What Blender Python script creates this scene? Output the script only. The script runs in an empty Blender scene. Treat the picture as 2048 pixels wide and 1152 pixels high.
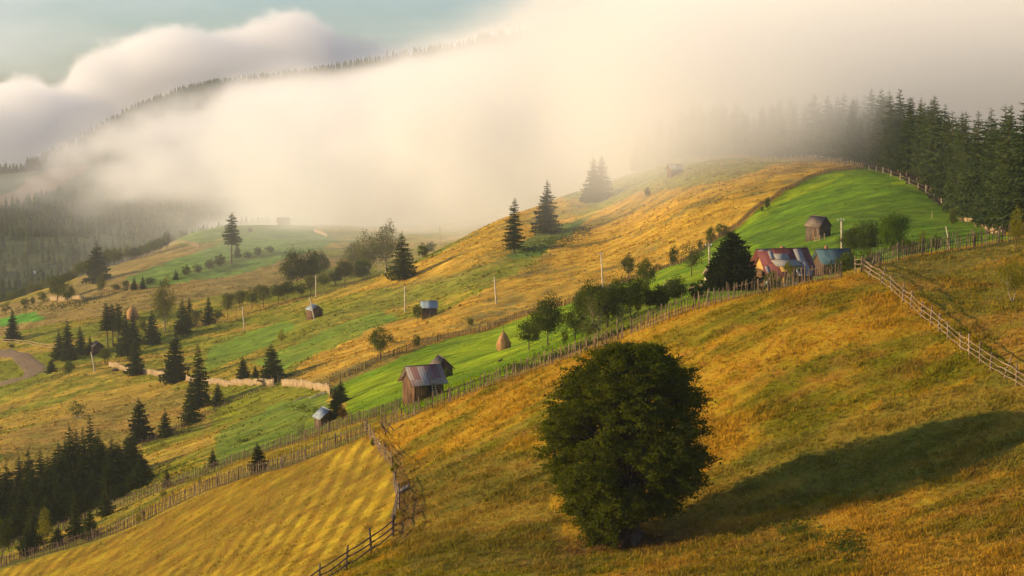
import bpy, bmesh, math, random
import numpy as np
from mathutils import Vector, Matrix

# ------------------------------------------------------------------ camera, sky, sun, exposure
scene = bpy.context.scene
COL = scene.collection
F = 3413.0                      # focal length in photo pixels (2048 wide)
PITCH = math.atan((576 - 190) / F)
camd = bpy.data.cameras.new("camera")
camd.sensor_width = 36.0
camd.lens = F / 2048 * 36.0
camd.clip_start = 1.0
camd.clip_end = 20000.0
cam = bpy.data.objects.new("camera", camd)
cam.location = (0, 0, 0)
cam.rotation_euler = (math.pi / 2 - PITCH, 0, 0)
COL.objects.link(cam)
scene.camera = cam

SUN_ALPHA = math.radians(-7)     # how far behind the left-hand side the sun stands
SUN_EL = math.radians(11)
sun_dir = Vector((-math.cos(SUN_ALPHA) * math.cos(SUN_EL), math.sin(SUN_ALPHA) * math.cos(SUN_EL), math.sin(SUN_EL)))
sund = bpy.data.lights.new("sun", 'SUN')
sund.energy = 5.0
sund.angle = math.radians(0.6)
sund.color = (1.0, 0.75, 0.41)
sun = bpy.data.objects.new("sun", sund)
sun.rotation_euler = sun_dir.to_track_quat('Z', 'Y').to_euler()
COL.objects.link(sun)

world = bpy.data.worlds.new("World")
scene.world = world
world.use_nodes = True
wn = world.node_tree.nodes; wl = world.node_tree.links
wn.clear()
wo = wn.new("ShaderNodeOutputWorld"); wb = wn.new("ShaderNodeBackground"); sky = wn.new("ShaderNodeTexSky")
sky.sky_type = 'NISHITA'; sky.sun_disc = False
sky.sun_elevation = SUN_EL
sky.sun_rotation = math.atan2(sun_dir.x, sun_dir.y)
sky.dust_density = 0.4; sky.air_density = 1.2; sky.ozone_density = 3.0
wb.inputs['Strength'].default_value = 0.098
# thin veils of high cloud over the clear part of the sky
tcw = wn.new("ShaderNodeTexCoord"); mpw = wn.new("ShaderNodeMapping"); mpw.inputs['Scale'].default_value = (2.2, 2.2, 11.0)
nzw = wn.new("ShaderNodeTexNoise"); nzw.inputs['Scale'].default_value = 2.6; nzw.inputs['Detail'].default_value = 5
rmw = wn.new("ShaderNodeMapRange"); rmw.inputs[1].default_value = 0.44; rmw.inputs[2].default_value = 0.66; rmw.inputs[4].default_value = 0.45
mtw = wn.new("ShaderNodeMix"); mtw.data_type = 'RGBA'; mtw.blend_type = 'MULTIPLY'; mtw.inputs[0].default_value = 1.0; mtw.inputs[7].default_value = (0.74, 0.96, 1.42, 1)
mcw = wn.new("ShaderNodeMix"); mcw.data_type = 'RGBA'; mcw.inputs[7].default_value = (5.2, 5.2, 4.9, 1)
wl.new(tcw.outputs['Generated'], mpw.inputs[0]); wl.new(mpw.outputs[0], nzw.inputs['Vector']); wl.new(nzw.outputs[0], rmw.inputs[0])
wl.new(sky.outputs[0], mtw.inputs[6]); wl.new(mtw.outputs[2], mcw.inputs[6]); wl.new(rmw.outputs[0], mcw.inputs[0])
wl.new(mcw.outputs[2], wb.inputs[0]); wl.new(wb.outputs[0], wo.inputs[0])

scene.view_settings.view_transform = 'Standard'
scene.view_settings.look = 'None'
scene.view_settings.exposure = 0.76
scene.view_settings.gamma = 1.0
cy = scene.cycles
cy.use_denoising = True
try: cy.denoiser = 'OPENIMAGEDENOISE'
except Exception: pass
cy.max_bounces = 16; cy.diffuse_bounces = 2; cy.glossy_bounces = 1; cy.transmission_bounces = 2
cy.transparent_max_bounces = 8
cy.volume_bounces = 16
cy.volume_step_rate = 3.0
cy.volume_max_steps = 256
cy.use_adaptive_sampling = True
cy.adaptive_threshold = 0.02
cy.sample_clamp_indirect = 4.0

# ------------------------------------------------------------------ terrain
rng = np.random.default_rng(7)

def smooth(a, b, x):
    t = np.clip((x - a) / (b - a), 0, 1)
    return t * t * (3 - 2 * t)

def _hash(ix, iy, seed):
    h = (ix.astype(np.int64) * 374761393 + iy.astype(np.int64) * 668265263 + seed * 974634777) & 0xffffffff
    h = ((h ^ (h >> 13)) * 1274126177) & 0xffffffff
    h = (h ^ (h >> 16)) & 0xffff
    return h / 32767.5 - 1.0

def vnoise(x, y, seed=0):
    ix = np.floor(x); iy = np.floor(y)
    fx = x - ix; fy = y - iy
    fx = fx * fx * fx * (fx * (fx * 6 - 15) + 10); fy = fy * fy * fy * (fy * (fy * 6 - 15) + 10)
    a = _hash(ix, iy, seed); b = _hash(ix + 1, iy, seed); c = _hash(ix, iy + 1, seed); d = _hash(ix + 1, iy + 1, seed)
    return (a + (b - a) * fx) * (1 - fy) + (c + (d - c) * fx) * fy

def fbm(x, y, seed=0, octv=3, gain=0.5):
    r = 0; amp = 1.0; tot = 0
    for k in range(octv):
        r = r + amp * vnoise(x * 2 ** k + 17.3 * k, y * 2 ** k - 9.1 * k, seed + k); tot += amp; amp *= gain
    return r / tot

def pchip(xk, yk, x):
    xk = np.asarray(xk, float); yk = np.asarray(yk, float)
    h = np.diff(xk); d = np.diff(yk) / h
    m = np.zeros(len(xk)); m[0] = d[0]; m[-1] = d[-1]
    for i in range(1, len(xk) - 1):
        if d[i - 1] * d[i] > 0:
            w1 = 2 * h[i] + h[i - 1]; w2 = h[i] + 2 * h[i - 1]
            m[i] = (w1 + w2) / (w1 / d[i - 1] + w2 / d[i])
    i = np.clip(np.searchsorted(xk, x) - 1, 0, len(xk) - 2)
    t = np.clip((x - xk[i]) / h[i], 0, 1)
    return ((1 + 2 * t) * (1 - t) ** 2 * yk[i] + t * (1 - t) ** 2 * h[i] * m[i]
            + t * t * (3 - 2 * t) * yk[i + 1] + t * t * (t - 1) * h[i] * m[i + 1])

# profiles of the land along lines of sight: column -> distance: picture row
PROF = {
 -400: {40:2900,60:2350,100:1800,140:1500,185:1300,205:1262,300:1080,400:940,460:880,520:800,600:740,700:690,900:690,1100:640,1300:540,1600:430,1900:410,3000:430},
 0:    {40:2700,60:2050,100:1540,140:1300,180:1152,185:1137,205:1108,240:1050,300:950,340:900,400:835,460:775,520:700,600:650,660:620,700:605,800:640,900:612,1000:582,1150:500,1300:430,1450:378,1600:345,1900:365,2600:400,3000:400},
 200:  {40:2550,60:1930,100:1400,130:1250,163:1152,182:1078,203:1028,240:985,300:908,340:868,400:800,440:745,480:712,540:650,570:625,650:570,740:540,850:585,1000:560,1100:510,1250:450,1400:395,1600:325,1800:262,2200:290,3000:330},
 400:  {40:2430,60:1820,100:1290,140:1152,175:985,197:948,240:905,300:860,340:825,390:766,430:722,480:680,510:658,540:640,600:570,700:505,800:470,850:450,950:490,1100:480,1250:430,1450:345,1650:255,1850:172,2300:210,3000:260},
 600:  {40:2320,60:1725,100:1235,117:1152,140:1040,163:925,190:885,215:866,250:835,300:790,360:735,400:705,450:652,520:603,560:598,600:560,650:520,750:475,900:445,1000:470,1200:440,1500:300,1900:158,2400:190,3000:230},
 800:  {40:2250,60:1660,90:1240,104:1152,130:965,145:900,158:842,180:822,190:808,225:778,260:745,312:708,350:680,420:640,470:590,550:535,590:545,650:520,750:480,900:450,1000:460,1200:430,1500:290,1950:116,2400:150,3000:190},
 1000: {40:2200,60:1610,85:1240,98:1152,110:1085,125:975,145:840,156:764,175:755,205:733,265:697,340:648,400:585,460:515,520:470,590:436,680:460,800:440,900:420,1200:380,1500:260,2000:75,2500:100,3000:130},
 1200: {40:2160,60:1570,85:1220,95:1152,105:1095,120:975,135:850,152:692,175:672,200:652,240:630,300:612,355:595,400:555,450:510,500:460,560:405,610:368,700:385,850:360,1100:320,1500:200,2000:30,2500:50,3000:70},
 1400: {40:2130,60:1530,80:1220,90:1152,100:1080,120:900,135:740,149:610,175:602,245:568,300:545,350:530,400:500,440:440,480:380,535:322,600:315,700:320,900:300,1500:130,2100:-10,2600:0,3000:10},
 1600: {40:2110,60:1500,78:1210,86:1152,100:1010,115:820,130:665,146:570,160:578,200:585,240:570,290:520,340:478,400:425,460:368,510:322,560:318,700:310,1000:290,1500:100,2100:-60,3000:-50},
 1800: {40:2090,60:1470,75:1210,83:1152,100:930,110:800,120:690,130:592,136:585,145:540,150:514,170:527,230:510,300:478,360:435,410:373,450:350,500:340,600:330,800:310,1500:80,2100:-100,3000:-90},
 2048: {40:2067,60:1440,72:1210,80:1152,90:985,100:850,115:754,122:700,132:598,142:528,150:484,156:474,175:482,230:470,300:455,400:420,500:390,700:360,1000:300,1500:60,2100:-130,3000:-120},
 2450: {40:1950,60:1320,80:1050,100:780,115:670,132:510,150:400,175:400,230:400,300:380,500:340,1000:250,1500:20,2100:-180,3000:-150},
}
UK = sorted(PROF)
NS, NY = 1000, 1150
def yrows():
    # finer rows near the camera
    a = np.linspace(0, 1, NY)
    return np.exp(np.log(42) + (np.log(2900) - np.log(42)) * (0.86 * a + 0.14 * a ** 3))
YR = yrows(); LY = np.log(YR)
SG = np.linspace(-0.60, 0.60, NS)

def v_to_t(v):
    return np.tan(np.arctan((576 - np.asarray(v, float)) / F) - PITCH)
def t_to_v(t):
    return 576 - F * np.tan(np.arctan(t) + PITCH)
def u_of(s, t):
    return 1024 + F * s / (math.cos(PITCH) - t * math.sin(PITCH))
def s_of(u, t):
    return (u - 1024) / F * (math.cos(PITCH) - t * math.sin(PITCH))

def build_base():
    cols = np.array([pchip(np.log(list(PROF[u])), [v_to_t(v) for v in PROF[u].values()], LY) for u in UK])  # (nu, NY)
    sk = np.array([[s_of(u, cols[i, j]) for j in range(NY)] for i, u in enumerate(UK)])
    T = np.zeros((NY, NS))
    for j in range(NY):
        T[j] = pchip(sk[:, j], cols[:, j], SG)
    def blur(A, sig, ax):
        r = int(3 * sig); k = np.exp(-0.5 * (np.arange(-r, r + 1) / sig) ** 2); k /= k.sum()
        P = np.pad(A, [(r, r) if a == ax else (0, 0) for a in range(2)], mode='edge')
        out = 0
        for i, w in enumerate(k):
            sl = [slice(None)] * 2; sl[ax] = slice(i, i + A.shape[ax]); out = out + w * P[tuple(sl)]
        return out
    T = blur(T, 14, 1); T = blur(T, 4, 0)
    return T
TB = build_base()
SS, YY = np.meshgrid(SG, YR)
XX = SS * YY
Z0 = TB * YY
# the near slope is one smooth flank: a thin-plate surface through measured points
CTRL = [(0,1152,180),(200,1152,163),(400,1152,140),(600,1152,117),(800,1152,105),(1000,1152,99),(1260,1085,105),(1400,1152,93),(1600,1152,89),(1800,1152,86),(2048,1152,82),
 (-60,1160,188),(0,1137,185),(200,1078,182),(400,985,175),(600,925,163),(800,842,158),(1000,764,156),(1200,692,152),(1400,608,149),(1600,568,146),(1710,541,144.5),(1800,514,150),(2048,484,154),(2450,400,156),
 (1805,606,133),(1896,680,124),(1960,728,118.5),(2048,780,113),(2025,602,132),(1925,560,140),(2048,528,143),(2300,640,118),
 (600,1725,60),(1260,1555,60),(2048,1440,60),(0,2050,60),(2450,1320,60),(-400,1800,100),(600,2320,40),(1260,2150,40),(2048,2067,40),(0,2700,40),(2450,1950,40)]
def tps_fit(P, Zv, lam=0.02):
    n = len(P); d = np.linalg.norm(P[:, None] - P[None], axis=2)
    K = np.where(d > 0, d * d * np.log(d + 1e-12), 0) + lam * np.eye(n)
    A = np.zeros((n + 3, n + 3)); A[:n, :n] = K; A[:n, n] = 1; A[:n, n+1:] = P; A[n, :n] = 1; A[n+1:, :n] = P.T
    return np.linalg.solve(A, np.concatenate([Zv, np.zeros(3)]))
cz_ = np.array([float(v_to_t(v)) * y for u, v, y in CTRL])
cp_ = np.array([[float(s_of(u, v_to_t(v))) * y, y] for u, v, y in CTRL]) / 30.0
W_ = tps_fit(cp_, cz_)
jn = int(np.searchsorted(YR, 200))
qx, qy = XX[:jn] / 30.0, YY[:jn] / 30.0
ZN = W_[-3] + W_[-2] * qx + W_[-1] * qy
for (a_, b_), w_ in zip(cp_, W_[:-3]):
    r2 = (qx - a_) ** 2 + (qy - b_) ** 2 + 1e-12
    ZN = ZN + w_ * 0.5 * r2 * np.log(r2)
YF1 = ([-400,-60,0,200,400,600,800,1000,1200,1400,1600,1710,1800,2048,2450],[195,187,185,182,175,163,158,156,152,149,146,144.5,150,156,158])
uf_ = u_of(XX[:jn] / YY[:jn], ZN / YY[:jn])
wf_ = smooth(-4.0, 3.0, YY[:jn] - np.interp(uf_, *YF1))
Z0[:jn] = ZN * (1 - wf_) + Z0[:jn] * wf_
def relief(x, y):
    a = np.clip(y / 150, 0.6, 12)
    # long swells across the slope, terracettes that run along it, hummocks
    n = 0.55 * fbm(x / 38, y / 30, 3, 2) * np.minimum(a, 2.5) * (0.45 + 0.55 * smooth(170, 260, y))
    n = n + (0.10 + 0.22 * smooth(170, 260, y)) * fbm(x / 9, y / 7, 11, 3) * np.minimum(a, 1.6)
    n = n + 0.06 * fbm(x / 1.6, y / 1.3, 21, 2) * (y < 330)
    n = n + 6.0 * fbm(x / 110, y / 110, 31, 3) * smooth(950, 1500, y)
    w = y + 1.3 * fbm(x / 12, y / 12, 41, 2) * 3 - 0.25 * x
    n = n + 0.055 * vnoise(x / 14 + 3, w / 1.9, 51) * (1 - smooth(180, 330, y)) + 0.30 * vnoise(x / 22, w / 5.5, 52) * smooth(170, 300, y) * (1 - smooth(700, 900, y))
    return n
ZZ = Z0 + relief(XX, YY)
TT = ZZ / YY

def H(x, y):
    x = np.asarray(x, float); y = np.asarray(y, float)
    fs = np.clip((x / y - SG[0]) / (SG[1] - SG[0]), 0, NS - 1.001)
    fj = np.clip(np.interp(np.log(y), LY, np.arange(NY)), 0, NY - 1.001)
    i = fs.astype(int); j = fj.astype(int); a = fs - i; b = fj - j
    return ((ZZ[j, i] * (1 - a) + ZZ[j, i + 1] * a) * (1 - b) + (ZZ[j + 1, i] * (1 - a) + ZZ[j + 1, i + 1] * a) * b)

def hit(u, v, ymin=60.0, ymax=2800.0):
    """the first point of the land behind ymin on the line of sight through photo pixel (u, v)"""
    t = float(v_to_t(v)); s = float(s_of(u, t))
    y = np.exp(np.linspace(math.log(ymin), math.log(ymax), 3000))
    z = H(s * y, y)
    k = np.nonzero(z >= t * y)[0]
    yy = float(y[k[0]]) if len(k) else float(y[np.argmax(z / y)])
    return Vector((s * yy, yy, float(H(s * yy, yy))))
def at(u, y):
    """the point of the land at distance y below photo column u"""
    s = (u - 1024) / F
    for _ in range(3):
        t = float(H(s * y, y)) / y; s = float(s_of(u, t))
    return Vector((s * y, y, float(H(s * y, y))))
def px(y):            # metres per photo pixel at distance y
    return y / F
# ------------------------------------------------------------------ helpers
def mesh_np(name, verts, faces, mat=None, smooth_shade=False, cols=None):
    """verts (n,3), faces (m,k) int array or list of such arrays"""
    me = bpy.data.meshes.new(name)
    verts = np.asarray(verts, np.float32)
    fl = faces if isinstance(faces, list) else [faces]
    fl = [np.asarray(f, np.int32) for f in fl if len(f)]
    me.vertices.add(len(verts)); me.vertices.foreach_set("co", verts.ravel())
    nl = sum(f.size for f in fl); nf = sum(len(f) for f in fl)
    me.loops.add(nl); me.polygons.add(nf)
    me.loops.foreach_set("vertex_index", np.concatenate([f.ravel() for f in fl]))
    tot = np.concatenate([np.full(len(f), f.shape[1], np.int32) for f in fl])
    st = np.concatenate([[0], np.cumsum(tot)[:-1]]).astype(np.int32)
    me.polygons.foreach_set("loop_start", st)
    if smooth_shade:
        me.polygons.foreach_set("use_smooth", np.ones(nf, bool))
    me.update(calc_edges=True)
    if cols is not None:
        ca = me.color_attributes.new("tone", 'FLOAT_COLOR', 'POINT')
        c4 = np.ones((len(verts), 4), np.float32); c4[:, :cols.shape[1]] = cols
        ca.data.foreach_set("color", c4.ravel())
    if mat is not None:
        me.materials.append(mat)
    return me

def link(name, me, parent=None, loc=(0, 0, 0)):
    o = bpy.data.objects.new(name, me); COL.objects.link(o); o.location = loc
    if parent is not None: o.parent = parent
    return o
def tag(o, label=None, cat=None, group=None, kind=None):
    if label: o["label"] = label
    if cat: o["category"] = cat
    if group: o["group"] = group
    if kind: o["kind"] = kind
    return o
def thing(name, label, cat, loc=(0, 0, 0), rotz=0.0, group=None):
    o = bpy.data.objects.new(name, None); COL.objects.link(o)
    o.location = loc; o.rotation_euler = (0, 0, rotz); o.empty_display_size = 0.5
    return tag(o, label, cat, group)

class NT:
    def __init__(self, m):
        m.use_nodes = True; self.t = m.node_tree; self.t.nodes.clear()
    def n(self, typ, **kw):
        nd = self.t.nodes.new(typ)
        for k, v in kw.items():
            if k.startswith('_'): setattr(nd, k[1:], v)
        for k, v in kw.items():
            if not k.startswith('_'):
                i = nd.inputs[int(k[1:])] if k[0] == 'i' and k[1:].isdigit() else nd.inputs[k.replace('__', ' ')]
                if hasattr(v, 'is_output') : self.t.links.new(v, i)
                else: i.default_value = v
        return nd
    def math(self, op, a, b=0.0, c=0.0):
        return self.n('ShaderNodeMath', _operation=op, i0=a, i1=b, i2=c).outputs[0]
    def mix(self, f, a, b, bt='MIX'):
        nd = self.t.nodes.new('ShaderNodeMix'); nd.data_type = 'RGBA'; nd.blend_type = bt
        for i, v in ((0, f), (6, a), (7, b)):
            if hasattr(v, 'is_output'): self.t.links.new(v, nd.inputs[i])
            else: nd.inputs[i].default_value = v if not isinstance(v, tuple) or len(v) == 4 else (*v, 1)
        return nd.outputs[2]
    def ramp(self, f, stops):
        nd = self.n('ShaderNodeValToRGB', Fac=f); cr = nd.color_ramp
        while len(cr.elements) > 1: cr.elements.remove(cr.elements[-1])
        cr.elements[0].position = stops[0][0]; cr.elements[0].color = (*stops[0][1], 1)
        for p, c in stops[1:]:
            e = cr.elements.new(p); e.color = (*c, 1)
        return nd.outputs[0]
    def noise(self, vec, scale, detail=3, rough=0.55):
        return self.n('ShaderNodeTexNoise', Vector=vec, Scale=scale, Detail=detail, Roughness=rough).outputs[0]

def mat_new(name):
    m = bpy.data.materials.new(name); return m, NT(m)
def out_bsdf(t, col, rough=0.9, bump=None, spec=0.1, **kw):
    b = t.n('ShaderNodeBsdfPrincipled', Roughness=rough, **kw)
    b.inputs['Specular IOR Level'].default_value = spec
    if hasattr(col, 'is_output'): t.t.links.new(col, b.inputs['Base Color'])
    else: b.inputs['Base Color'].default_value = (*col, 1)
    if bump is not None: t.t.links.new(bump, b.inputs['Normal'])
    o = t.n('ShaderNodeOutputMaterial'); t.t.links.new(b.outputs[0], o.inputs[0])
    return b

# ------------------------------------------------------------------ ground cover: what grows where
TB2 = Z0 / YY
UU = u_of(SS, TB2); VV = t_to_v(TB2)

def inpoly(poly, U=UU, V=VV):
    p = np.array(poly, float); n = len(p); r = np.zeros(U.shape, bool)
    for i in range(n):
        x0, y0 = p[i]; x1, y1 = p[(i + 1) % n]
        if y0 == y1: continue
        c = ((y0 > V) != (y1 > V)) & (U < (x1 - x0) * (V - y0) / (y1 - y0) + x0)
        r ^= c
    return r

F1L = [(-60,1160),(0,1140),(100,1108),(200,1078),(300,1036),(400,988),(490,945),(600,915),(740,872),(800,848),(900,805),(1000,765),(1100,728),(1200,692),(1300,650),(1400,608),(1500,588),(1560,577),(1640,556),(1710,541)]
F1R = [(1710,541),(1760,524),(1850,506),(1950,484),(2048,464),(2140,440)]
F2L = [(-60,1140),(0,1115),(60,1088),(190,1030),(300,985),(400,948),(490,916),(560,896),(640,868),(720,842),(800,822)]
F3L = [(660,768),(720,742),(800,712),(900,676),(1040,636),(1150,600),(1250,570),(1330,540),(1400,500),(1460,462),(1530,410),(1600,365),(1660,344),(1728,337)]
F4L = [(1728,337),(1780,352),(1830,375),(1880,405),(1925,432),(1965,452),(2010,466)]
FARDRY = np.array([0.30, 0.185, 0.045]); 

def colour_fields():
    x, y = XX, YY
    n1 = fbm(x / 7, y / 5, 101, 4); n2 = fbm(x / 2.2, y / 1.6, 111, 3); n3 = fbm(x / 28, y / 22, 121, 3)
    w = y + 4 * fbm(x / 12, y / 12, 41, 2) - 0.25 * x
    st = vnoise(x / 9 + 1, w / 1.2, 131) * 0.6 + vnoise(x / 5, w / 0.6, 132) * 0.4
    def C(*c): return np.array(c)[None, None, :]
    def mixc(a, b, f): return a * (1 - f[..., None]) + b * f[..., None]
    gold = C(0.44, 0.245, 0.014); olive = C(0.205, 0.170, 0.007); brown = C(0.21, 0.095, 0.020)
    green = C(0.085, 0.165, 0.015); lush = C(0.085, 0.205, 0.014); orange = C(0.47, 0.275, 0.030); tan = C(0.33, 0.20, 0.07)
    # near slope: dry gold grass with green between
    f = smooth(-0.25, 0.45, n1 * 0.8 + n3 * 0.7 + st * 0.35 + n2 * 0.3)
    base = mixc(np.broadcast_to(olive, x.shape + (3,)), gold, f)
    base = mixc(base, brown, smooth(0.15, 0.6, n2 * 0.6 - n1 * 0.5 + n3 * 0.4) * 0.45)
    c = base
    near = y < np.interp(UU, *YF1) + 1.0
    # greener band low on the near slope, and lower right reddish
    def soft(poly, wd=14.0, U=UU, V=VV):
        k = np.zeros(x.shape)
        jx = wd * n1 + wd * 0.5 * n2; jy = wd * 0.5 * n2 - wd * 0.4 * n1
        return inpoly(poly, UU + jx, VV + jy).astype(float)
    g = soft([(1500,900),(1700,820),(3600,300),(3600,700),(1900,960),(1600,1000),(1350,1060),(1300,1020)], 40) * near
    c = mixc(c, C(0.17, 0.15, 0.020), g * 0.6)
    g = soft([(760,960),(900,900),(1100,900),(1150,1150),(800,1150)], 50) * near
    c = mixc(c, C(0.16, 0.125, 0.018), g * 0.6)
    g = soft([(1300,1090),(1600,1010),(3600,600),(3600,1300),(1200,1300)], 40) * near
    c = mixc(c, C(0.22, 0.115, 0.022), g * 0.25)
    # the mown field
    mown = [(-60,1165)] + [(a, b - 10) for a, b in F1L[1:9]] + [(745,885),(790,950),(798,1000),(780,1070),(700,1120),(640,1155),(560,1400),(-200,1500)]
    m = inpoly(mown) & near
    # swaths lie across the slope in files, patchy
    xs = x / 1.0; wv = 0.6 * fbm(x / 9, y / 9, 141, 2)
    a1 = 0.5 + 0.5 * np.sin((x - y * 0.06) * 2 * np.pi / 1.75 + 1.2 * wv + 1.2 * vnoise(x / 15, y / 15, 142))
    a2 = 0.5 + 0.5 * np.sin((y * 0.9 - x * 0.35) * 2 * np.pi / 5.2 + 1.5 * wv + 2.2 * vnoise(np.floor((x - y * 0.06) / 1.75) * 0.9, y / 9, 143))
    pat = np.clip(smooth(0.1, 0.9, a1) * (0.5 + 0.5 * smooth(0.1, 0.8, a2)) * np.clip(0.62 + 1.1 * n3 + 0.9 * n1, 0.15, 1.0) + 0.30 * n2 + 0.22 * st + 0.06, 0, 1)
    mw = mixc(np.broadcast_to(C(0.25, 0.155, 0.012), x.shape + (3,)), C(0.50, 0.33, 0.02), pat)
    mw = mixc(mw, C(0.16, 0.10, 0.016), smooth(-0.1, 0.5, fbm(x / 20, y / 12, 151, 2)) * 0.35)
    c = np.where(m[..., None], mw, c)
    # slope right of the rail fence
    r = soft([(1715,545),(1860,600),(2060,760),(2200,880),(3600,1400),(3600,200),(2200,420),(2048,475),(1850,512)], 8) * near
    c = mixc(c, mixc(np.broadcast_to(C(0.37,0.205,0.025), x.shape + (3,)), C(0.23,0.175,0.014), smooth(-0.3, 0.3, n1 + st * 0.4)), r)
    r = soft([(1730,530),(1850,512),(2048,470),(2200,440),(3600,220),(3600,260),(2200,470),(2048,500),(1900,545),(1780,565)], 6) * near
    c = mixc(c, C(0.25, 0.19, 0.028), r * 0.8)
    # strip between the two fences
    strip = F1L[:14] + [(800,822)] + F2L[::-1]
    m = (y >= 165) & (y < 212) & inpoly([(p[0], p[1] + 4) for p in F1L[:11]] + F2L[::-1])
    c = np.where(m[..., None], mixc(np.broadcast_to(C(0.36,0.25,0.025), x.shape + (3,)), C(0.17,0.17,0.02), smooth(-.2,.5,n1 + st*.5)), c)
    # everything farther: dull olive pasture with ochre patches
    far = y >= 200
    past = mixc(np.broadcast_to(C(0.20, 0.20, 0.012), x.shape + (3,)), C(0.38, 0.25, 0.030), smooth(-0.15, 0.4, n3 * 0.9 + n1 * 0.5 + st * 0.3))
    farm = far & ~((y < 214) & m)
    behind_f2 = ~near & ~m
    c = np.where((behind_f2 | farm)[..., None] & ~m[..., None], past, c)
    def put(poly, col, y0, y1, amt=1.0, wd=3.0, mod=None):
        nonlocal c
        k = soft(poly, wd) * (y > y0) * (y < y1) * amt
        if mod is not None: k = k * mod
        c = mixc(c, col, k)
    LUSH = mixc(np.broadcast_to(C(0.135, 0.225, 0.004), x.shape + (3,)), C(0.24, 0.31, 0.006), smooth(-0.5, 0.6, n3 + n1 * 0.5 + st * 0.4))
    hillorange = mixc(np.broadcast_to(orange, x.shape + (3,)), C(0.20, 0.155, 0.035), smooth(0.0, 0.5, -n3 * 0.8 + n1 * 0.6 + st * 0.5))
    # orange hill
    put([(560,768),(640,700),(700,650),(860,640),(1000,560),(1100,500),(1230,400),(1340,330),(1500,322),(1728,325)] + F3L[::-1], hillorange, 290, 535, 1, 5)
    put([(860,520),(1000,430),(1120,395),(1200,395),(1100,480),(1000,530),(900,560),(780,580),(700,590)], hillorange, 380, 640, 0.85, 6)
    put([(580,700),(700,640),(860,600),(1000,560),(1090,520),(1060,500),(860,560),(740,590),(640,650)], C(0.21,0.205,0.03), 290, 600, 0.5, 10)
    put([(1120,395),(1300,330),(1560,322),(1500,350),(1250,390),(1180,410)], C(0.19,0.21,0.04), 450, 700, 0.7, 8)
    put([(1010,512),(1100,455),(1190,430),(1130,480),(1080,510),(1030,520)], C(0.085,0.16,0.03), 380, 600, 0.8, 5)
    put([(0,880),(200,810),(330,780),(420,780),(420,850),(300,880),(200,990),(0,1000)], C(0.33,0.19,0.045), 230, 420, 0.5, 16)
    # bright strips on the middle pasture
    for q in ([(500,730),(640,670),(760,625),(800,640),(640,710),(560,740)], [(420,690),(560,640),(600,650),(480,720),(400,745)]):
        put(q, C(0.14,0.24,0.02), 300, 560, 0.75, 8)
    put([(440,860),(560,800),(660,778),(660,850),(560,890),(420,930)], C(0.13,0.20,0.02), 195, 330, 0.8, 12)
    # lush meadow
    mead = F3L + F4L + [(2010,480)] + F1R[::-1] + F1L[::-1][1:9] + [(850,830),(800,825),(700,845),(690,800)]
    kk = inpoly(mead) & (y > 168) & (y < 500)
    kk |= (y > 168) & (y < 300) & (UU > 1350) & (UU < 2010)     # hidden ground behind the crest
    c = np.where(kk[..., None], LUSH, c)
    put([(1150,720),(1180,660),(1300,600),(1340,620),(1200,690)], C(0.16,0.14,0.03), 165, 300, 0.5, 14)
    # upper meadow near the wood is a deeper green
    put([(1450,480),(1560,410),(1728,337),(1880,405),(2010,470),(1850,505),(1700,530)], C(0.085,0.165,0.008), 230, 500, 0.75, 8)
    # hill at left behind: green crown, ochre flank
    put([(-60,640),(150,560),(250,500),(450,485),(560,500),(700,520),(600,560),(350,610),(200,650),(0,700),(-60,720)], C(0.28,0.19,0.05), 560, 920, 0.85, 8)
    put([(250,560),(350,520),(480,470),(620,450),(680,480),(640,500),(480,545),(300,575)], C(0.13,0.235,0.03), 560, 1000, 0.85, 5)
    put([(300,470),(450,440),(620,440),(640,470),(450,478),(360,490)], C(0.14,0.22,0.04), 700, 1000, 0.85, 5)
    put([(-60,640),(70,625),(90,640),(0,655),(-60,670)], C(0.10,0.26,0.02), 560, 760, 1, 3)
    # far side: dark valley and wooded mountain with a rosy clearing
    fm = y > 940
    c = np.where(fm[..., None], mixc(np.broadcast_to(C(0.040,0.065,0.020), x.shape + (3,)), C(0.085,0.10,0.028), smooth(-.2,.4,n3)), c)
    put([(-100,420),(0,392),(110,340),(200,330),(150,360),(0,440)], C(0.24,0.15,0.09), 1100, 1900, 0.9, 8)
    # floor of the right-hand wood
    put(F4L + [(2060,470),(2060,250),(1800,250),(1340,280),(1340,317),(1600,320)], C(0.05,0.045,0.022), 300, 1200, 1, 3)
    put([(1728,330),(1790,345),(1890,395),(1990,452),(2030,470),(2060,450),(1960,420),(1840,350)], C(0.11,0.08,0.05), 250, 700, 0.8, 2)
    c = c * (1 + 0.35 * (smooth(190, 230, y) * (1 - smooth(900, 1000, y)))[..., None] * (0.55 * st + 0.6 * vnoise(x / 5, (y - 0.25 * x) / 2.2, 171) + 0.5 * n2)[..., None])
    # bare foot of the great tree and worn ground by the crooked fence
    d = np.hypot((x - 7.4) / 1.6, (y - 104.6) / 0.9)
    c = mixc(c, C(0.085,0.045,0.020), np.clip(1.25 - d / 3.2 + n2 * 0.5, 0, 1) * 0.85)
    k = soft([(745,872),(800,900),(850,1020),(810,1080),(795,1000),(790,950)], 16) * near
    c = mixc(c, C(0.14,0.075,0.03), k * 0.6)
    return np.clip(c * (1 + 0.22 * n2[..., None] + 0.12 * st[..., None]), 0.004, 0.9)

GC = colour_fields()

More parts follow.
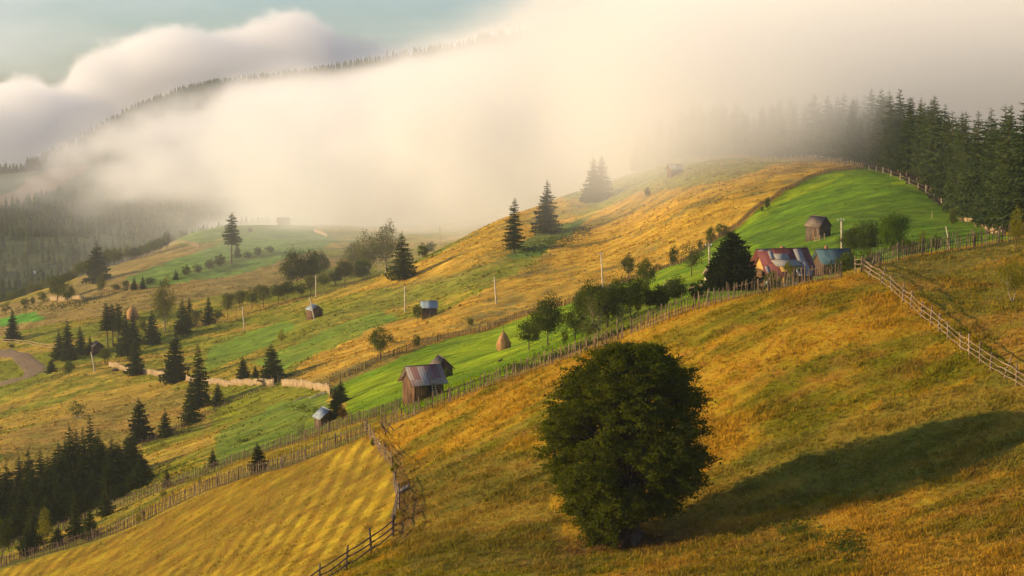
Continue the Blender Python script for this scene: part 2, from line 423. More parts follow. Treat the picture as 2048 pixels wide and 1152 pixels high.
# ------------------------------------------------------------------ ground mesh
gm, t = mat_new("turf")
att = t.n('ShaderNodeAttribute', _attribute_name="tone").outputs[0]
pos = t.n('ShaderNodeNewGeometry').outputs['Position']
na = t.noise(t.n('ShaderNodeMapping', Vector=pos, Scale=(0.75, 1.3, 1.0)).outputs[0], 2.2, 6, 0.8); nb = t.noise(pos, 9.0, 3, 0.7); nc = t.noise(pos, 0.7, 4, 0.6)
v = t.math('MULTIPLY_ADD', na, 1.7, 0.15)
v2 = t.math('MULTIPLY_ADD', nb, 1.1, 0.45)
v = t.math('MULTIPLY', v, v2)
hs = t.n('ShaderNodeHueSaturation', Hue=t.math('MULTIPLY_ADD', nc, 0.10, 0.45), Saturation=1.0, Value=v, Color=att).outputs[0]
bh = t.math('ADD', t.math('MULTIPLY', na, 0.30), t.math('MULTIPLY', nb, 0.10))
bump = t.n('ShaderNodeBump', Strength=0.8, Distance=1.0, Height=bh).outputs[0]
out_bsdf(t, hs, 0.95, bump, 0.05)
idx = np.arange(NY * NS).reshape(NY, NS)
Q = np.stack([idx[:-1, :-1], idx[:-1, 1:], idx[1:, 1:], idx[1:, :-1]], -1)
jsplit = int(np.searchsorted(YR, 940))
def sub_ground(name, j0, j1):
    vs = np.stack([XX[j0:j1], YY[j0:j1], ZZ[j0:j1]], -1).reshape(-1, 3)
    n = j1 - j0; ii = np.arange(n * NS).reshape(n, NS)
    q = np.stack([ii[:-1, :-1], ii[:-1, 1:], ii[1:, 1:], ii[1:, :-1]], -1).reshape(-1, 4)
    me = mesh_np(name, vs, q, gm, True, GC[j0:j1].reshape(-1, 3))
    return tag(link(name, me), kind="structure")
ground = sub_ground("ground", 0, jsplit + 1)
mountain = sub_ground("hills", jsplit, NY)
# ------------------------------------------------------------------ fog: one density field in real space, baked to a voxel grid
def fog_bank(name, lo, hi, res, curves, mat, build):
    ng = bpy.data.node_groups.new(name, 'GeometryNodeTree')
    ng.interface.new_socket("Geometry", in_out='OUTPUT', socket_type='NodeSocketGeometry')
    T = NT.__new__(NT); T.t = ng
    posn = ng.nodes.new('GeometryNodeInputPosition').outputs[0]
    sep = T.n('ShaderNodeSeparateXYZ', Vector=posn)
    den = build(T, posn, sep.outputs[0], sep.outputs[1], sep.outputs[2])
    vc = ng.nodes.new('GeometryNodeVolumeCube')
    ng.links.new(den, vc.inputs['Density'])
    vc.inputs['Min'].default_value = lo; vc.inputs['Max'].default_value = hi
    for k, r in zip('XYZ', res): vc.inputs['Resolution ' + k].default_value = r
    sm = ng.nodes.new('GeometryNodeSetMaterial'); sm.inputs['Material'].default_value = mat
    ng.links.new(vc.outputs[0], sm.inputs[0])
    go = ng.nodes.new('NodeGroupOutput'); ng.links.new(sm.outputs[0], go.inputs[0])
    me = bpy.data.meshes.new(name); me.materials.append(mat)
    o = link(name, me)
    md = o.modifiers.new("fog", 'NODES'); md.node_group = ng
    return o

def fcurve(T, x, pts, x0, x1):
    """piecewise-smooth function of x given by points; returns a socket"""
    ys = [p[1] for p in pts]; y0, y1 = min(ys), max(ys)
    nd = T.t.nodes.new('ShaderNodeFloatCurve')
    f = T.n('ShaderNodeMapRange', _clamp=True, i0=x, i1=x0, i2=x1, i3=0.0, i4=1.0).outputs[0]
    T.t.links.new(f, nd.inputs['Value'])
    c = nd.mapping.curves[0]
    P = [((a - x0) / (x1 - x0), (b - y0) / max(y1 - y0, 1e-6)) for a, b in pts]
    while len(c.points) > 2: c.points.remove(c.points[0])
    c.points[0].location = P[0]; c.points[1].location = P[-1]
    for p in P[1:-1]: c.points.new(*p)
    nd.mapping.update()
    return T.math('MULTIPLY_ADD', nd.outputs[0], y1 - y0, y0)

def sstep(T, a, b, x):
    return T.n('ShaderNodeMapRange', _interpolation_type='SMOOTHSTEP', i0=x, i1=a, i2=b, i3=0.0, i4=1.0).outputs[0]

def vz(v, y): return float(v_to_t(v)) * y
def us(u): return (u - 1024) / F

def build_fog(T, posn, x, y, z):
    s = T.math('DIVIDE', x, y)
    S0, S1 = us(-300), us(2350)
    def nz(scale, detail, rough, off=0.0, sz=1.0):
        p = T.n('ShaderNodeVectorMath', _operation='MULTIPLY', i0=posn, i1=(1, 0.8, 1.6 * sz)).outputs[0]
        p = T.n('ShaderNodeVectorMath', _operation='ADD', i0=p, i1=(off, off * .7, -off)).outputs[0]
        nd = T.n('ShaderNodeTexNoise', Vector=p, Scale=scale, Detail=detail, Roughness=rough)
        return T.math('SUBTRACT', nd.outputs[0], 0.5)
    big = nz(1 / 170., 4, 0.6); small = nz(1 / 55., 5, 0.68, 300); fine = nz(1 / 24., 3, 0.6, 90)
    # --- body in the valley, in front of the far ridge
    topA = fcurve(T, s, [(us(u), vz(v, 1450)) for u, v in ((-300,345),(0,338),(80,305),(150,245),(300,207),(450,185),(600,177),(750,158),(850,142),(950,122),(1050,96),(1200,44),(1350,-5),(1450,-60),(1700,-200),(2350,-300))], S0, S1)
    botA = fcurve(T, s, [(us(u), vz(v, 1150)) for u, v in ((-300,360),(0,375),(120,400),(230,440),(330,450),(420,455),(600,520),(900,560),(2350,560))], S0, S1)
    zt = T.math('MULTIPLY_ADD', big, 110.0, z); zt = T.math('MULTIPLY_ADD', small, 75.0, zt); zt = T.math('MULTIPLY_ADD', fine, 34.0, zt)
    a = sstep(T, 8.0, -12.0, T.math('SUBTRACT', zt, topA))
    zb = T.math('MULTIPLY_ADD', big, -170.0, z); zb = T.math('MULTIPLY_ADD', small, -110.0, zb); zb = T.math('MULTIPLY_ADD', fine, -40.0, zb)
    b = sstep(T, -8.0, 18.0, T.math('SUBTRACT', zb, botA))
    yf = fcurve(T, s, [(us(u), v) for u, v in ((-300,1250),(0,1150),(250,1080),(380,950),(500,860),(650,800),(800,730),(950,660),(1100,620),(1250,585),(1400,540),(1700,535),(2350,535))], S0, S1)
    yw = T.math('MULTIPLY_ADD', big, 190.0, y); yw = T.math('MULTIPLY_ADD', small, 90.0, yw)
    yc = T.math('MULTIPLY_ADD', big, 420.0, y); yc = T.math('MULTIPLY_ADD', small, 260.0, yc); yc = T.math('MULTIPLY_ADD', fine, 90.0, yc)
    c = sstep(T, 0.0, 95.0, T.math('SUBTRACT', yc, yf))
    yb = fcurve(T, s, [(us(u), v) for u, v in ((-300,1330),(0,1330),(250,1330),(380,1340),(480,1500),(600,1900),(2350,1900))], S0, S1)
    d = sstep(T, 60.0, -60.0, T.math('SUBTRACT', yc, yb))
    A = T.math('MULTIPLY', T.math('MULTIPLY', a, b), T.math('MULTIPLY', c, d))
    # thins out to the left
    sp_ = T.n('ShaderNodeVectorMath', _operation='MULTIPLY', i0=posn, i1=(0.55, 0.5, 2.2)).outputs[0]
    rot = T.n('ShaderNodeVectorMath', _operation='ADD', i0=sp_, i1=T.n('ShaderNodeCombineXYZ', i0=0.0, i1=0.0, i2=T.math('MULTIPLY', x, -0.75)).outputs[0]).outputs[0]
    streak = T.math('SUBTRACT', T.n('ShaderNodeTexNoise', Vector=rot, Scale=1 / 75., Detail=5, Roughness=0.62).outputs[0], 0.5)
    wisp = T.math('MULTIPLY_ADD', T.math('ADD', T.math('MULTIPLY', big, 0.5), streak), 8.0, 0.75)
    wisp = T.math('MINIMUM', T.math('MAXIMUM', wisp, 0.03), 1.7)
    lf = sstep(T, us(420), us(620), s)
    A = T.math('MULTIPLY', A, T.math('ADD', T.math('MULTIPLY', lf, 1.0), T.math('MULTIPLY', T.math('SUBTRACT', 1.0, lf), wisp)))
    knot = T.math('MULTIPLY_ADD', T.math('ADD', small, T.math('MULTIPLY', fine, 0.6)), 6.0, 0.8)
    A = T.math('MULTIPLY', A, T.math('MINIMUM', T.math('MAXIMUM', knot, 0.04), 2.2))
    A = T.math('MULTIPLY', A, T.math('MULTIPLY_ADD', sstep(T, us(800), us(1250), s), -0.0110, 0.0185))
    # --- veil over the right-hand wood
    botR = fcurve(T, s, [(us(u), vz(v, 560)) for u, v in ((-300,520),(900,440),(1150,400),(1300,372),(1450,338),(1600,298),(1750,240),(1900,205),(2048,188),(2350,180))], S0, S1)
    zr = T.math('MULTIPLY_ADD', small, -16.0, z); zr = T.math('MULTIPLY_ADD', big, -14.0, zr)
    r = sstep(T, -12.0, 26.0, T.math('SUBTRACT', zr, botR))
    r = T.math('MULTIPLY', r, sstep(T, 405.0, 500.0, yw))
    r = T.math('MULTIPLY', r, sstep(T, us(1000), us(1300), s))
    R = T.math('MULTIPLY', T.math('MULTIPLY', r, 0.020), T.math('MULTIPLY', sstep(T, 45.0, 5.0, zr), sstep(T, 780.0, 640.0, y)))
    # --- bank that rolls over behind the ridge
    topB = fcurve(T, s, [(us(u), vz(v, 2150)) for u, v in ((-300,215),(0,190),(60,175),(120,190),(160,150),(250,100),(340,78),(430,85),(500,55),(590,40),(650,62),(720,85),(800,95),(900,75),(1000,60),(1100,50),(1200,25),(1300,-10),(1500,-80),(2350,-250))], S0, S1)
    zq = T.math('MULTIPLY_ADD', small, 60.0, z); zq = T.math('MULTIPLY_ADD', big, 45.0, zq); zq = T.math('MULTIPLY_ADD', fine, 46.0, zq)
    e = sstep(T, 5.0, -7.0, T.math('SUBTRACT', zq, topB))
    ys = fcurve(T, s, [(us(u), v) for u, v in ((-300,1620),(0,1620),(140,1690),(240,1830),(330,1950),(2350,1950))], S0, S1)
    g = T.math('MULTIPLY', sstep(T, 0.0, 100.0, T.math('SUBTRACT', y, ys)), sstep(T, 2440.0, 2330.0, y))
    lr = fcurve(T, s, [(us(u), v) for u, v in ((-300,1),(600,1),(660,0.55),(720,0.25),(850,0.22),(950,0.5),(1100,1),(2350,1))], S0, S1)
    B = T.math('MULTIPLY', T.math('MULTIPLY', e, g), T.math('MULTIPLY', lr, 0.024))
    # --- thin mist over the middle ground
    m = T.math('MULTIPLY', sstep(T, 520.0, 760.0, yw), sstep(T, 1000.0, 800.0, y))
    m = T.math('MULTIPLY', m, sstep(T, us(250), us(700), s))
    m = T.math('MULTIPLY', m, sstep(T, 20.0, -20.0, T.math('ADD', zt, 30.0)))
    M = T.math('MULTIPLY', m, 0.0030)
    # breath of mist in the left-hand valley and over the pastures
    q = T.math('MULTIPLY', sstep(T, 380.0, 700.0, yw), sstep(T, 1500.0, 1250.0, y))
    q = T.math('MULTIPLY', q, sstep(T, 25.0, -15.0, T.math('ADD', zt, 30.0)))
    q = T.math('MULTIPLY', q, T.math('MAXIMUM', T.math('MULTIPLY_ADD', T.math('ADD', big, small), 2.2, 0.75), 0.25))
    M = T.math('ADD', M, T.math('MULTIPLY', q, 0.0007))
    w = T.math('MULTIPLY', T.math('MULTIPLY', sstep(T, 440.0, 480.0, y), sstep(T, 700.0, 600.0, y)), sstep(T, us(1400), us(1650), s))
    M = T.math('ADD', M, T.math('MULTIPLY', T.math('MULTIPLY', w, sstep(T, -35.0, 0.0, zr)), 0.0028))
    return T.math('ADD', T.math('ADD', A, B), T.math('ADD', M, R))

fogm, t = mat_new("fog")
pv = t.n('ShaderNodeVolumePrincipled')
pv.inputs['Color'].default_value = (0.962, 0.955, 0.943, 1)
pv.inputs['Density'].default_value = 1.0
pv.inputs['Density Attribute'].default_value = "density"
pv.inputs['Anisotropy'].default_value = 0.0
t.t.links.new(pv.outputs[0], t.n('ShaderNodeOutputMaterial').inputs['Volume'])
fog = fog_bank("fog", (-780, 450, -130), (900, 2450, 300), (260, 300, 72), None, fogm, build_fog)
tag(fog, "thick cream bank of morning fog rolling over the valley and the wooded ridge", "fog", kind="stuff")

# ------------------------------------------------------------------ haze: even air
hm, t = mat_new("haze_air")
pv = t.n('ShaderNodeVolumePrincipled')
pv.inputs['Color'].default_value = (0.95, 0.95, 0.93, 1)
pv.inputs['Density'].default_value = 0.00010
pv.inputs['Anisotropy'].default_value = 0.3
t.t.links.new(pv.outputs[0], t.n('ShaderNodeOutputMaterial').inputs['Volume'])
zmin = float(ZZ.min()) - 1.5
zmax = 330.0
bm = bmesh.new(); bmesh.ops.create_cube(bm, size=1.0)
hme = bpy.data.meshes.new("haze"); bm.to_mesh(hme); bm.free(); hme.materials.append(hm)
haze = link("haze", hme); haze.scale = (3000, 3100, zmax - zmin); haze.location = (0, 1500, (zmax + zmin) / 2)
tag(haze, kind="stuff")
# ------------------------------------------------------------------ materials for things
def leaf_mat(name, ca, cb, trans=0.35, scale=1.2):
    m, t = mat_new(name)
    tc = t.n('ShaderNodeTexCoord').outputs['Object']
    f = t.noise(tc, scale, 4, 0.7)
    ri = t.n('ShaderNodeObjectInfo').outputs['Random']
    f = t.math('MULTIPLY_ADD', t.math('SUBTRACT', f, 0.5), 2.6, 0.5)
    f = t.math('MULTIPLY_ADD', t.math('SUBTRACT', ri, 0.5), 0.5, f)
    c = t.mix(t.n('ShaderNodeClamp', Value=f).outputs[0], ca, cb)
    d = t.n('ShaderNodeBsdfDiffuse', Color=c, Roughness=1.0)
    tr = t.n('ShaderNodeBsdfTranslucent', Color=t.mix(1.0, c, (1.6, 1.5, 0.5), 'MULTIPLY'))
    mx = t.n('ShaderNodeMixShader', i0=trans, i1=d.outputs[0], i2=tr.outputs[0])
    t.t.links.new(mx.outputs[0], t.n('ShaderNodeOutputMaterial').inputs[0])
    return m
def wood_mat(name, ca, cb, stretch=(9, 9, 0.7), rough=0.9, bumpk=0.3):
    m, t = mat_new(name)
    tc = t.n('ShaderNodeTexCoord').outputs['Object']
    mp = t.n('ShaderNodeMapping', Vector=tc, Scale=stretch).outputs[0]
    f = t.noise(mp, 1.0, 4, 0.65)
    g = t.noise(tc, 0.55, 3, 0.6)
    f = t.math('MULTIPLY_ADD', t.math('SUBTRACT', f, 0.5), 2.4, 0.5)
    f = t.math('MULTIPLY_ADD', t.math('SUBTRACT', g, 0.5), 1.2, f)
    att = t.n('ShaderNodeAttribute', _attribute_name="tone")
    c = t.mix(t.n('ShaderNodeClamp', Value=f).outputs[0], ca, cb)
    b = t.n('ShaderNodeBump', Strength=bumpk, Distance=0.05, Height=f).outputs[0]
    out_bsdf(t, c, rough, b, 0.15)
    return m
M = {}
M['spruce'] = leaf_mat("spruce_needles", (0.018, 0.032, 0.011), (0.066, 0.088, 0.020), 0.2, 0.9)
M['spruce_pale'] = leaf_mat("young_and_hazed_needles", (0.030, 0.045, 0.014), (0.085, 0.095, 0.024), 0.22, 0.9)
M['wood_spruce'] = leaf_mat("wood_needles", (0.034, 0.060, 0.020), (0.105, 0.135, 0.038), 0.22, 0.35)
M['far_spruce'] = leaf_mat("far_needles", (0.042, 0.068, 0.020), (0.110, 0.130, 0.034), 0.1, 0.02)
M['hero'] = leaf_mat("beech_leaves", (0.024, 0.036, 0.004), (0.112, 0.125, 0.010), 0.32, 1.0)
M['leaf'] = leaf_mat("orchard_leaves", (0.038, 0.064, 0.010), (0.125, 0.145, 0.020), 0.38, 0.8)
M['leaf_dark'] = leaf_mat("dark_leaves", (0.030, 0.050, 0.011), (0.090, 0.110, 0.020), 0.35, 0.8)
M['leaf_bright'] = leaf_mat("bright_leaves", (0.040, 0.085, 0.010), (0.110, 0.165, 0.016), 0.4, 0.8)
M['leaf_yellow'] = leaf_mat("yellowing_leaves", (0.11, 0.12, 0.012), (0.25, 0.22, 0.024), 0.45, 0.8)
M['leaf_pale'] = leaf_mat("willow_leaves", (0.075, 0.095, 0.028), (0.17, 0.165, 0.045), 0.35, 0.6)
M['leaf_rust'] = leaf_mat("rusty_leaves", (0.09, 0.045, 0.018), (0.14, 0.085, 0.028), 0.3, 0.8)
M['bark_dark'] = wood_mat("dark_bark", (0.022, 0.016, 0.010), (0.060, 0.042, 0.026), (5, 5, 1.5))
M['bark'] = wood_mat("bark", (0.055, 0.036, 0.022), (0.16, 0.11, 0.065), (5, 5, 1.5))
M['bark_pale'] = wood_mat("pale_bark", (0.16, 0.12, 0.08), (0.42, 0.33, 0.22), (5, 5, 1.5))
M['oldwood'] = wood_mat("weathered_planks", (0.050, 0.030, 0.020), (0.17, 0.10, 0.058))
M['redwood'] = wood_mat("brown_planks", (0.050, 0.027, 0.015), (0.22, 0.12, 0.058))
M['greywood'] = wood_mat("grey_planks", (0.050, 0.035, 0.025), (0.17, 0.12, 0.08))
M['fence'] = wood_mat("fence_wood", (0.065, 0.042, 0.026), (0.27, 0.19, 0.11), (3, 3, 1.2))
M['fence_dark'] = wood_mat("dark_fence_wood", (0.045, 0.030, 0.020), (0.17, 0.115, 0.07), (3, 3, 1.2))
M['fence_pale'] = wood_mat("pale_boards", (0.26, 0.17, 0.08), (0.55, 0.40, 0.22), (3, 3, 1.2))
M['rail'] = wood_mat("barked_rails", (0.10, 0.066, 0.036), (0.33, 0.23, 0.13), (3, 3, 1.2))
M['pole'] = wood_mat("pole_wood", (0.34, 0.27, 0.17), (0.60, 0.50, 0.35), (3, 3, 1.2))
M['hay'] = wood_mat("hay", (0.26, 0.125, 0.045), (0.52, 0.29, 0.11), (9, 9, 3.0), 1.0, 0.8)
M['glass'] = None
def plain(name, col, rough=0.6, var=0.25, spec=0.3, metal=0.0, scale=2.0):
    m, t = mat_new(name)
    tc = t.n('ShaderNodeTexCoord').outputs['Object']
    f = t.noise(tc, scale, 5, 0.65)
    c = t.mix(f, tuple(x * (1 - var) for x in col), tuple(min(1, x * (1 + var)) for x in col))
    b = out_bsdf(t, c, rough, None, spec); b.inputs['Metallic'].default_value = metal
    return m
def sheet_mat(name, ca, cb, ribs=14.0, rough=0.45, patch=0.55, axis=0):
    """corrugated sheet roofing whose sheets have weathered differently"""
    m, t = mat_new(name)
    tc = t.n('ShaderNodeTexCoord').outputs['Object']
    sp = t.n('ShaderNodeSeparateXYZ', Vector=tc)
    a = t.math('FLOOR', t.math('MULTIPLY', sp.outputs[axis], 1.25))
    b_ = t.math('FLOOR', t.math('MULTIPLY', sp.outputs[2], 0.8))
    cell = t.n('ShaderNodeCombineXYZ', X=a, Y=b_)
    wn_ = t.n('ShaderNodeTexWhiteNoise', Vector=cell.outputs[0]).outputs[0]
    st = t.noise(t.n('ShaderNodeMapping', Vector=tc, Scale=(6, 6, 1.0)).outputs[0], 1.0, 4, 0.7)
    f = t.math('MULTIPLY_ADD', t.math('SUBTRACT', st, 0.5), 1.6, t.math('MULTIPLY_ADD', t.math('SUBTRACT', wn_, patch), 1.5, 0.5))
    c = t.mix(t.n('ShaderNodeClamp', Value=f).outputs[0], ca, cb)
    w = t.math('SINE', t.math('MULTIPLY', sp.outputs[axis], ribs * 2 * math.pi))
    bmp = t.n('ShaderNodeBump', Strength=0.5, Distance=0.02, Height=w).outputs[0]
    out_bsdf(t, c, rough, bmp, 0.15)
    return m
M['roof_red'] = sheet_mat("rusty_red_sheets", (0.18, 0.095, 0.085), (0.27, 0.245, 0.225), 3, 0.65, 0.55)
M['roof_blue'] = sheet_mat("pale_blue_sheets", (0.18, 0.25, 0.28), (0.30, 0.36, 0.38), 4, 0.4, 0.5)
M['roof_grey'] = sheet_mat("zinc_sheets", (0.21, 0.235, 0.23), (0.34, 0.37, 0.36), 4, 0.35, 0.5)
M['roof_steel'] = sheet_mat("blue_sheets", (0.040, 0.085, 0.105), (0.075, 0.125, 0.14), 3, 0.7, 0.5)
M['roof_wood'] = wood_mat("board_roof", (0.085, 0.060, 0.042), (0.24, 0.175, 0.12), (3, 3, 1))
M['roof_house'] = sheet_mat("crimson_sheets", (0.13, 0.036, 0.034), (0.20, 0.070, 0.06), 3, 0.75, 0.5)
M['patch'] = plain("galvanised_patch", (0.27, 0.24, 0.22), 0.9, 0.25, 0.05)
M['patch_blue'] = plain("blue_patch", (0.27, 0.25, 0.21), 0.9, 0.2, 0.05)
M['yellow_wall'] = wood_mat("honey_boards", (0.34, 0.20, 0.055), (0.56, 0.35, 0.10), (1, 1, 8))
M['render'] = plain("cream_plaster", (0.52, 0.42, 0.27), 0.9, 0.15)
M['tile'] = plain("brown_tiles", (0.22, 0.12, 0.09), 0.8, 0.3, scale=5)
M['white'] = plain("white_paint", (0.75, 0.74, 0.70), 0.5, 0.1)
M['pane'] = plain("window_pane", (0.10, 0.16, 0.20), 0.1, 0.2, 0.6)
M['dark'] = plain("dark_opening", (0.012, 0.010, 0.008), 0.9, 0.2)
M['brick'] = plain("brick", (0.32, 0.13, 0.07), 0.9, 0.3, scale=6)
M['iron'] = plain("dull_iron", (0.10, 0.09, 0.08), 0.6, 0.3)
M['stone'] = plain("stone", (0.30, 0.26, 0.21), 0.9, 0.3)
M['flower'] = plain("pink_petals", (0.60, 0.14, 0.14), 0.8, 0.3)

# ------------------------------------------------------------------ mesh pieces
class MB:
    """collects boxes, bars and tubes into one mesh"""
    def __init__(self): self.v = []; self.f3 = []; self.f4 = []; self.n = 0
    def add(self, v, f4=(), f3=()):
        self.v.append(np.asarray(v, float).reshape(-1, 3))
        for f in f4: self.f4.append([i + self.n for i in f])
        for f in f3: self.f3.append([i + self.n for i in f])
        self.n += len(v)
    def box(self, c, s, rz=0.0):
        x, y, z = [a / 2 for a in s]
        p = np.array([(-x,-y,-z),(x,-y,-z),(x,y,-z),(-x,y,-z),(-x,-y,z),(x,-y,z),(x,y,z),(-x,y,z)])
        cr, sr = math.cos(rz), math.sin(rz)
        p = np.stack([p[:,0]*cr - p[:,1]*sr, p[:,0]*sr + p[:,1]*cr, p[:,2]], 1) + np.array(c)
        self.add(p, [(0,3,2,1),(4,5,6,7),(0,1,5,4),(1,2,6,5),(2,3,7,6),(3,0,4,7)])
    def hexa(self, p8):
        self.add(p8, [(0,3,2,1),(4,5,6,7),(0,1,5,4),(1,2,6,5),(2,3,7,6),(3,0,4,7)])
    def tube(self, pts, rads, sides=6, cap=True):
        pts = [np.array(p, float) for p in pts]; n = len(pts); ring = []
        for i, p in enumerate(pts):
            d = pts[min(i + 1, n - 1)] - pts[max(i - 1, 0)]
            d = d / (np.linalg.norm(d) + 1e-9)
            a = np.array([0, 0, 1.0]) if abs(d[2]) < 0.9 else np.array([1.0, 0, 0])
            u = np.cross(d, a); u /= np.linalg.norm(u); w = np.cross(d, u)
            for k in range(sides):
                th = 2 * math.pi * k / sides
                ring.append(p + rads[i] * (math.cos(th) * u + math.sin(th) * w))
        f4 = []
        for i in range(n - 1):
            for k in range(sides):
                k2 = (k + 1) % sides
                f4.append((i*sides+k, i*sides+k2, (i+1)*sides+k2, (i+1)*sides+k))
        f3 = []
        if cap:
            ring.append(pts[-1]); c = len(ring) - 1
            f3 += [((n-1)*sides+k, (n-1)*sides+(k+1) % sides, c) for k in range(sides)]
        self.add(ring, f4, f3)
    def mesh(self, name, mat, smooth_shade=False):
        v = np.concatenate(self.v)
        return mesh_np(name, v, [np.array(self.f4), np.array(self.f3)] if self.f3 and self.f4 else np.array(self.f4 or self.f3), mat, smooth_shade)
    def build(self, name, mat, parent=None, smooth_shade=False):
        return link(name, self.mesh(name, mat, smooth_shade), parent)

R = random.Random(11)

# ------------------------------------------------------------------ spruces
def spruce_meshes(h=12.0, r=2.6, whorls=24, nb=9, segs=6, seed=0, bare=0.06, power=0.85, droop=0.42, mat='spruce', ragged=0.25):
    g = np.random.default_rng(seed); V = []; Fc = []
    n = 0
    lean = g.normal(0, 0.012, 2)
    def trunk_at(z): return np.array([lean[0] * z, lean[1] * z, z])
    for i in range(whorls):
        f = (i + g.uniform(-0.3, 0.3)) / whorls
        f = min(max(f, 0.0), 1.0)
        z = h * (bare + (0.985 - bare) * f)
        low = smooth(0, 0.10, f) * 0.35 + 0.65
        rad = r * (1 - f) ** power * low + 0.10
        k = max(4, int(nb * (0.6 + 0.5 * (1 - f))))
        a0 = g.uniform(0, 6.28)
        for b in range(k):
            a = a0 + 2 * math.pi * b / k + g.normal(0, 0.18)
            L = rad * (1 + g.normal(0, ragged)); L = max(L, 0.15)
            if g.random() < 0.06: L *= 0.45
            d = np.array([math.cos(a), math.sin(a), 0]); w = np.array([-d[1], d[0], 0])
            up = 0.35 * f - 0.1
            zz0 = z + g.normal(0, h * 0.016)
            s = max(2, int(segs * (0.45 + 0.55 * (1 - f))))
            prev = None
            for q in range(s):
                f0 = q / s; f1 = (q + 1) / s
                def P(ff):
                    return trunk_at(zz0) + d * L * ff + np.array([0, 0, 1]) * (L * (up * ff - droop * ff ** 1.6 + 0.28 * ff ** 3))
                p0, p1 = P(f0), P(f1)
                wd = L * 0.30 * (1 - 0.75 * f0) * g.uniform(0.7, 1.3) + 0.05
                fwd = (p1 - p0)
                for sd in (-1, 1):
                    tip = p0 + fwd * g.uniform(1.0, 1.7) + w * sd * wd + np.array([0, 0, -1]) * wd * g.uniform(0.15, 0.6)
                    V += [p0, p1, tip]; Fc.append((n, n + 1, n + 2)); n += 3
                # hanging twigs
                hp = (p0 + p1) / 2 + np.array([g.normal(0, .05), g.normal(0, .05), -L * g.uniform(0.10, 0.24) - 0.05])
                V += [p0, p1 + fwd * 0.2, hp]; Fc.append((n, n + 1, n + 2)); n += 3
            V += [P(0.92) + w * 0.05 * L, P(0.92) - w * 0.05 * L, P(1.12)]; Fc.append((n, n + 1, n + 2)); n += 3
    crown = mesh_np("crown", np.array(V), np.array(Fc), M[mat])
    tb = MB(); zs = [ -0.6, 0.0, h * 0.3, h * 0.7, h]
    tb.tube([trunk_at(z) for z in zs], [h * 0.019, h * 0.016, h * 0.012, h * 0.006, 0.01], 7)
    trunk = tb.mesh("trunk", M['bark'], True)
    return trunk, crown
SPR = {}
SPR['a'] = spruce_meshes(12, 2.7, 40, 11, 6, 1)
SPR['b'] = spruce_meshes(12, 2.2, 44, 10, 6, 2, bare=0.04, power=0.8)
SPR['c'] = spruce_meshes(12, 3.1, 40, 13, 6, 3, bare=0.03, power=0.72)
SPR['tall'] = spruce_meshes(12, 1.7, 46, 9, 5, 4, bare=0.10, power=0.65, ragged=0.3)
SPR['bare'] = spruce_meshes(12, 1.5, 32, 10, 5, 5, bare=0.42, power=0.55)
SPR['wide'] = spruce_meshes(12, 4.8, 50, 19, 9, 6, bare=0.02, power=0.62, droop=0.35, ragged=0.16)
SPR['pale'] = spruce_meshes(12, 2.9, 36, 11, 6, 7, mat='spruce_pale', bare=0.04)
for k, sd in (('w1', 21), ('w2', 22), ('w3', 23), ('w4', 24)):
    SPR[k] = spruce_meshes(24, 3.2 + 0.3 * (sd % 3), 52, 10, 5, sd, bare=0.12, power=0.62, mat='wood_spruce')

def place_meshes(name, pair, loc, scale, rz, label, cat, group, partnames=('trunk', 'crown'), sxy=1.0, tilt=(0, 0)):
    o = thing(name, label, cat, loc, rz, group)
    o.scale = (scale * sxy, scale * sxy, scale)
    o.rotation_euler = (tilt[0], tilt[1], rz)
    for nm, me in zip(partnames, pair):
        c = bpy.data.objects.new(nm, me); COL.objects.link(c); c.parent = o
    return o
def spruce_tree(u, v, hpx, kind, label, group=None, wpx=None, y=None, ymin=60.0, ymax=2800.0, name="spruce_tree"):
    p = at(u, y) if y else hit(u, v, ymin, ymax)
    H0 = 12.0 if kind[0] != 'w' or kind == 'wide' else 24.0
    sc = hpx * px(p.y) / H0
    base = {'a': 2.7, 'b': 2.2, 'c': 3.1, 'tall': 1.75, 'bare': 1.6, 'wide': 4.8, 'pale': 2.9}.get(kind, 3.6)
    sxy = 1.0
    if wpx: sxy = (wpx * px(p.y)) / (2.05 * base * sc)
    return place_meshes(name, SPR[kind], p, sc, R.uniform(0, 6.28), label, "tree", group, sxy=sxy, tilt=(R.gauss(0, 0.015), R.gauss(0, 0.015)))

# ------------------------------------------------------------------ broadleaved trees
def leaf_quads(cent, nrm_bias, size, g, aspect=0.6):
    """one bent leaf-spray quad at every centre"""
    n = len(cent)
    a = g.normal(size=(n, 3)); a[:, 2] *= (1 - nrm_bias); a /= np.linalg.norm(a, axis=1)[:, None] + 1e-9
    b = g.normal(size=(n, 3)); b[:, 2] *= (1 - nrm_bias * 0.5)
    b -= a * (a * b).sum(1)[:, None]; b /= np.linalg.norm(b, axis=1)[:, None] + 1e-9
    s = size * g.uniform(0.6, 1.35, n)[:, None]
    p0 = cent - a * s * 0.5; p2 = cent + a * s * 0.5
    p1 = cent + b * s * aspect * 0.5; p3 = cent - b * s * aspect * 0.5
    V = np.stack([p0, p1, p2, p3], 1).reshape(-1, 3)
    Fq = np.arange(4 * n).reshape(n, 4)
    return V, Fq

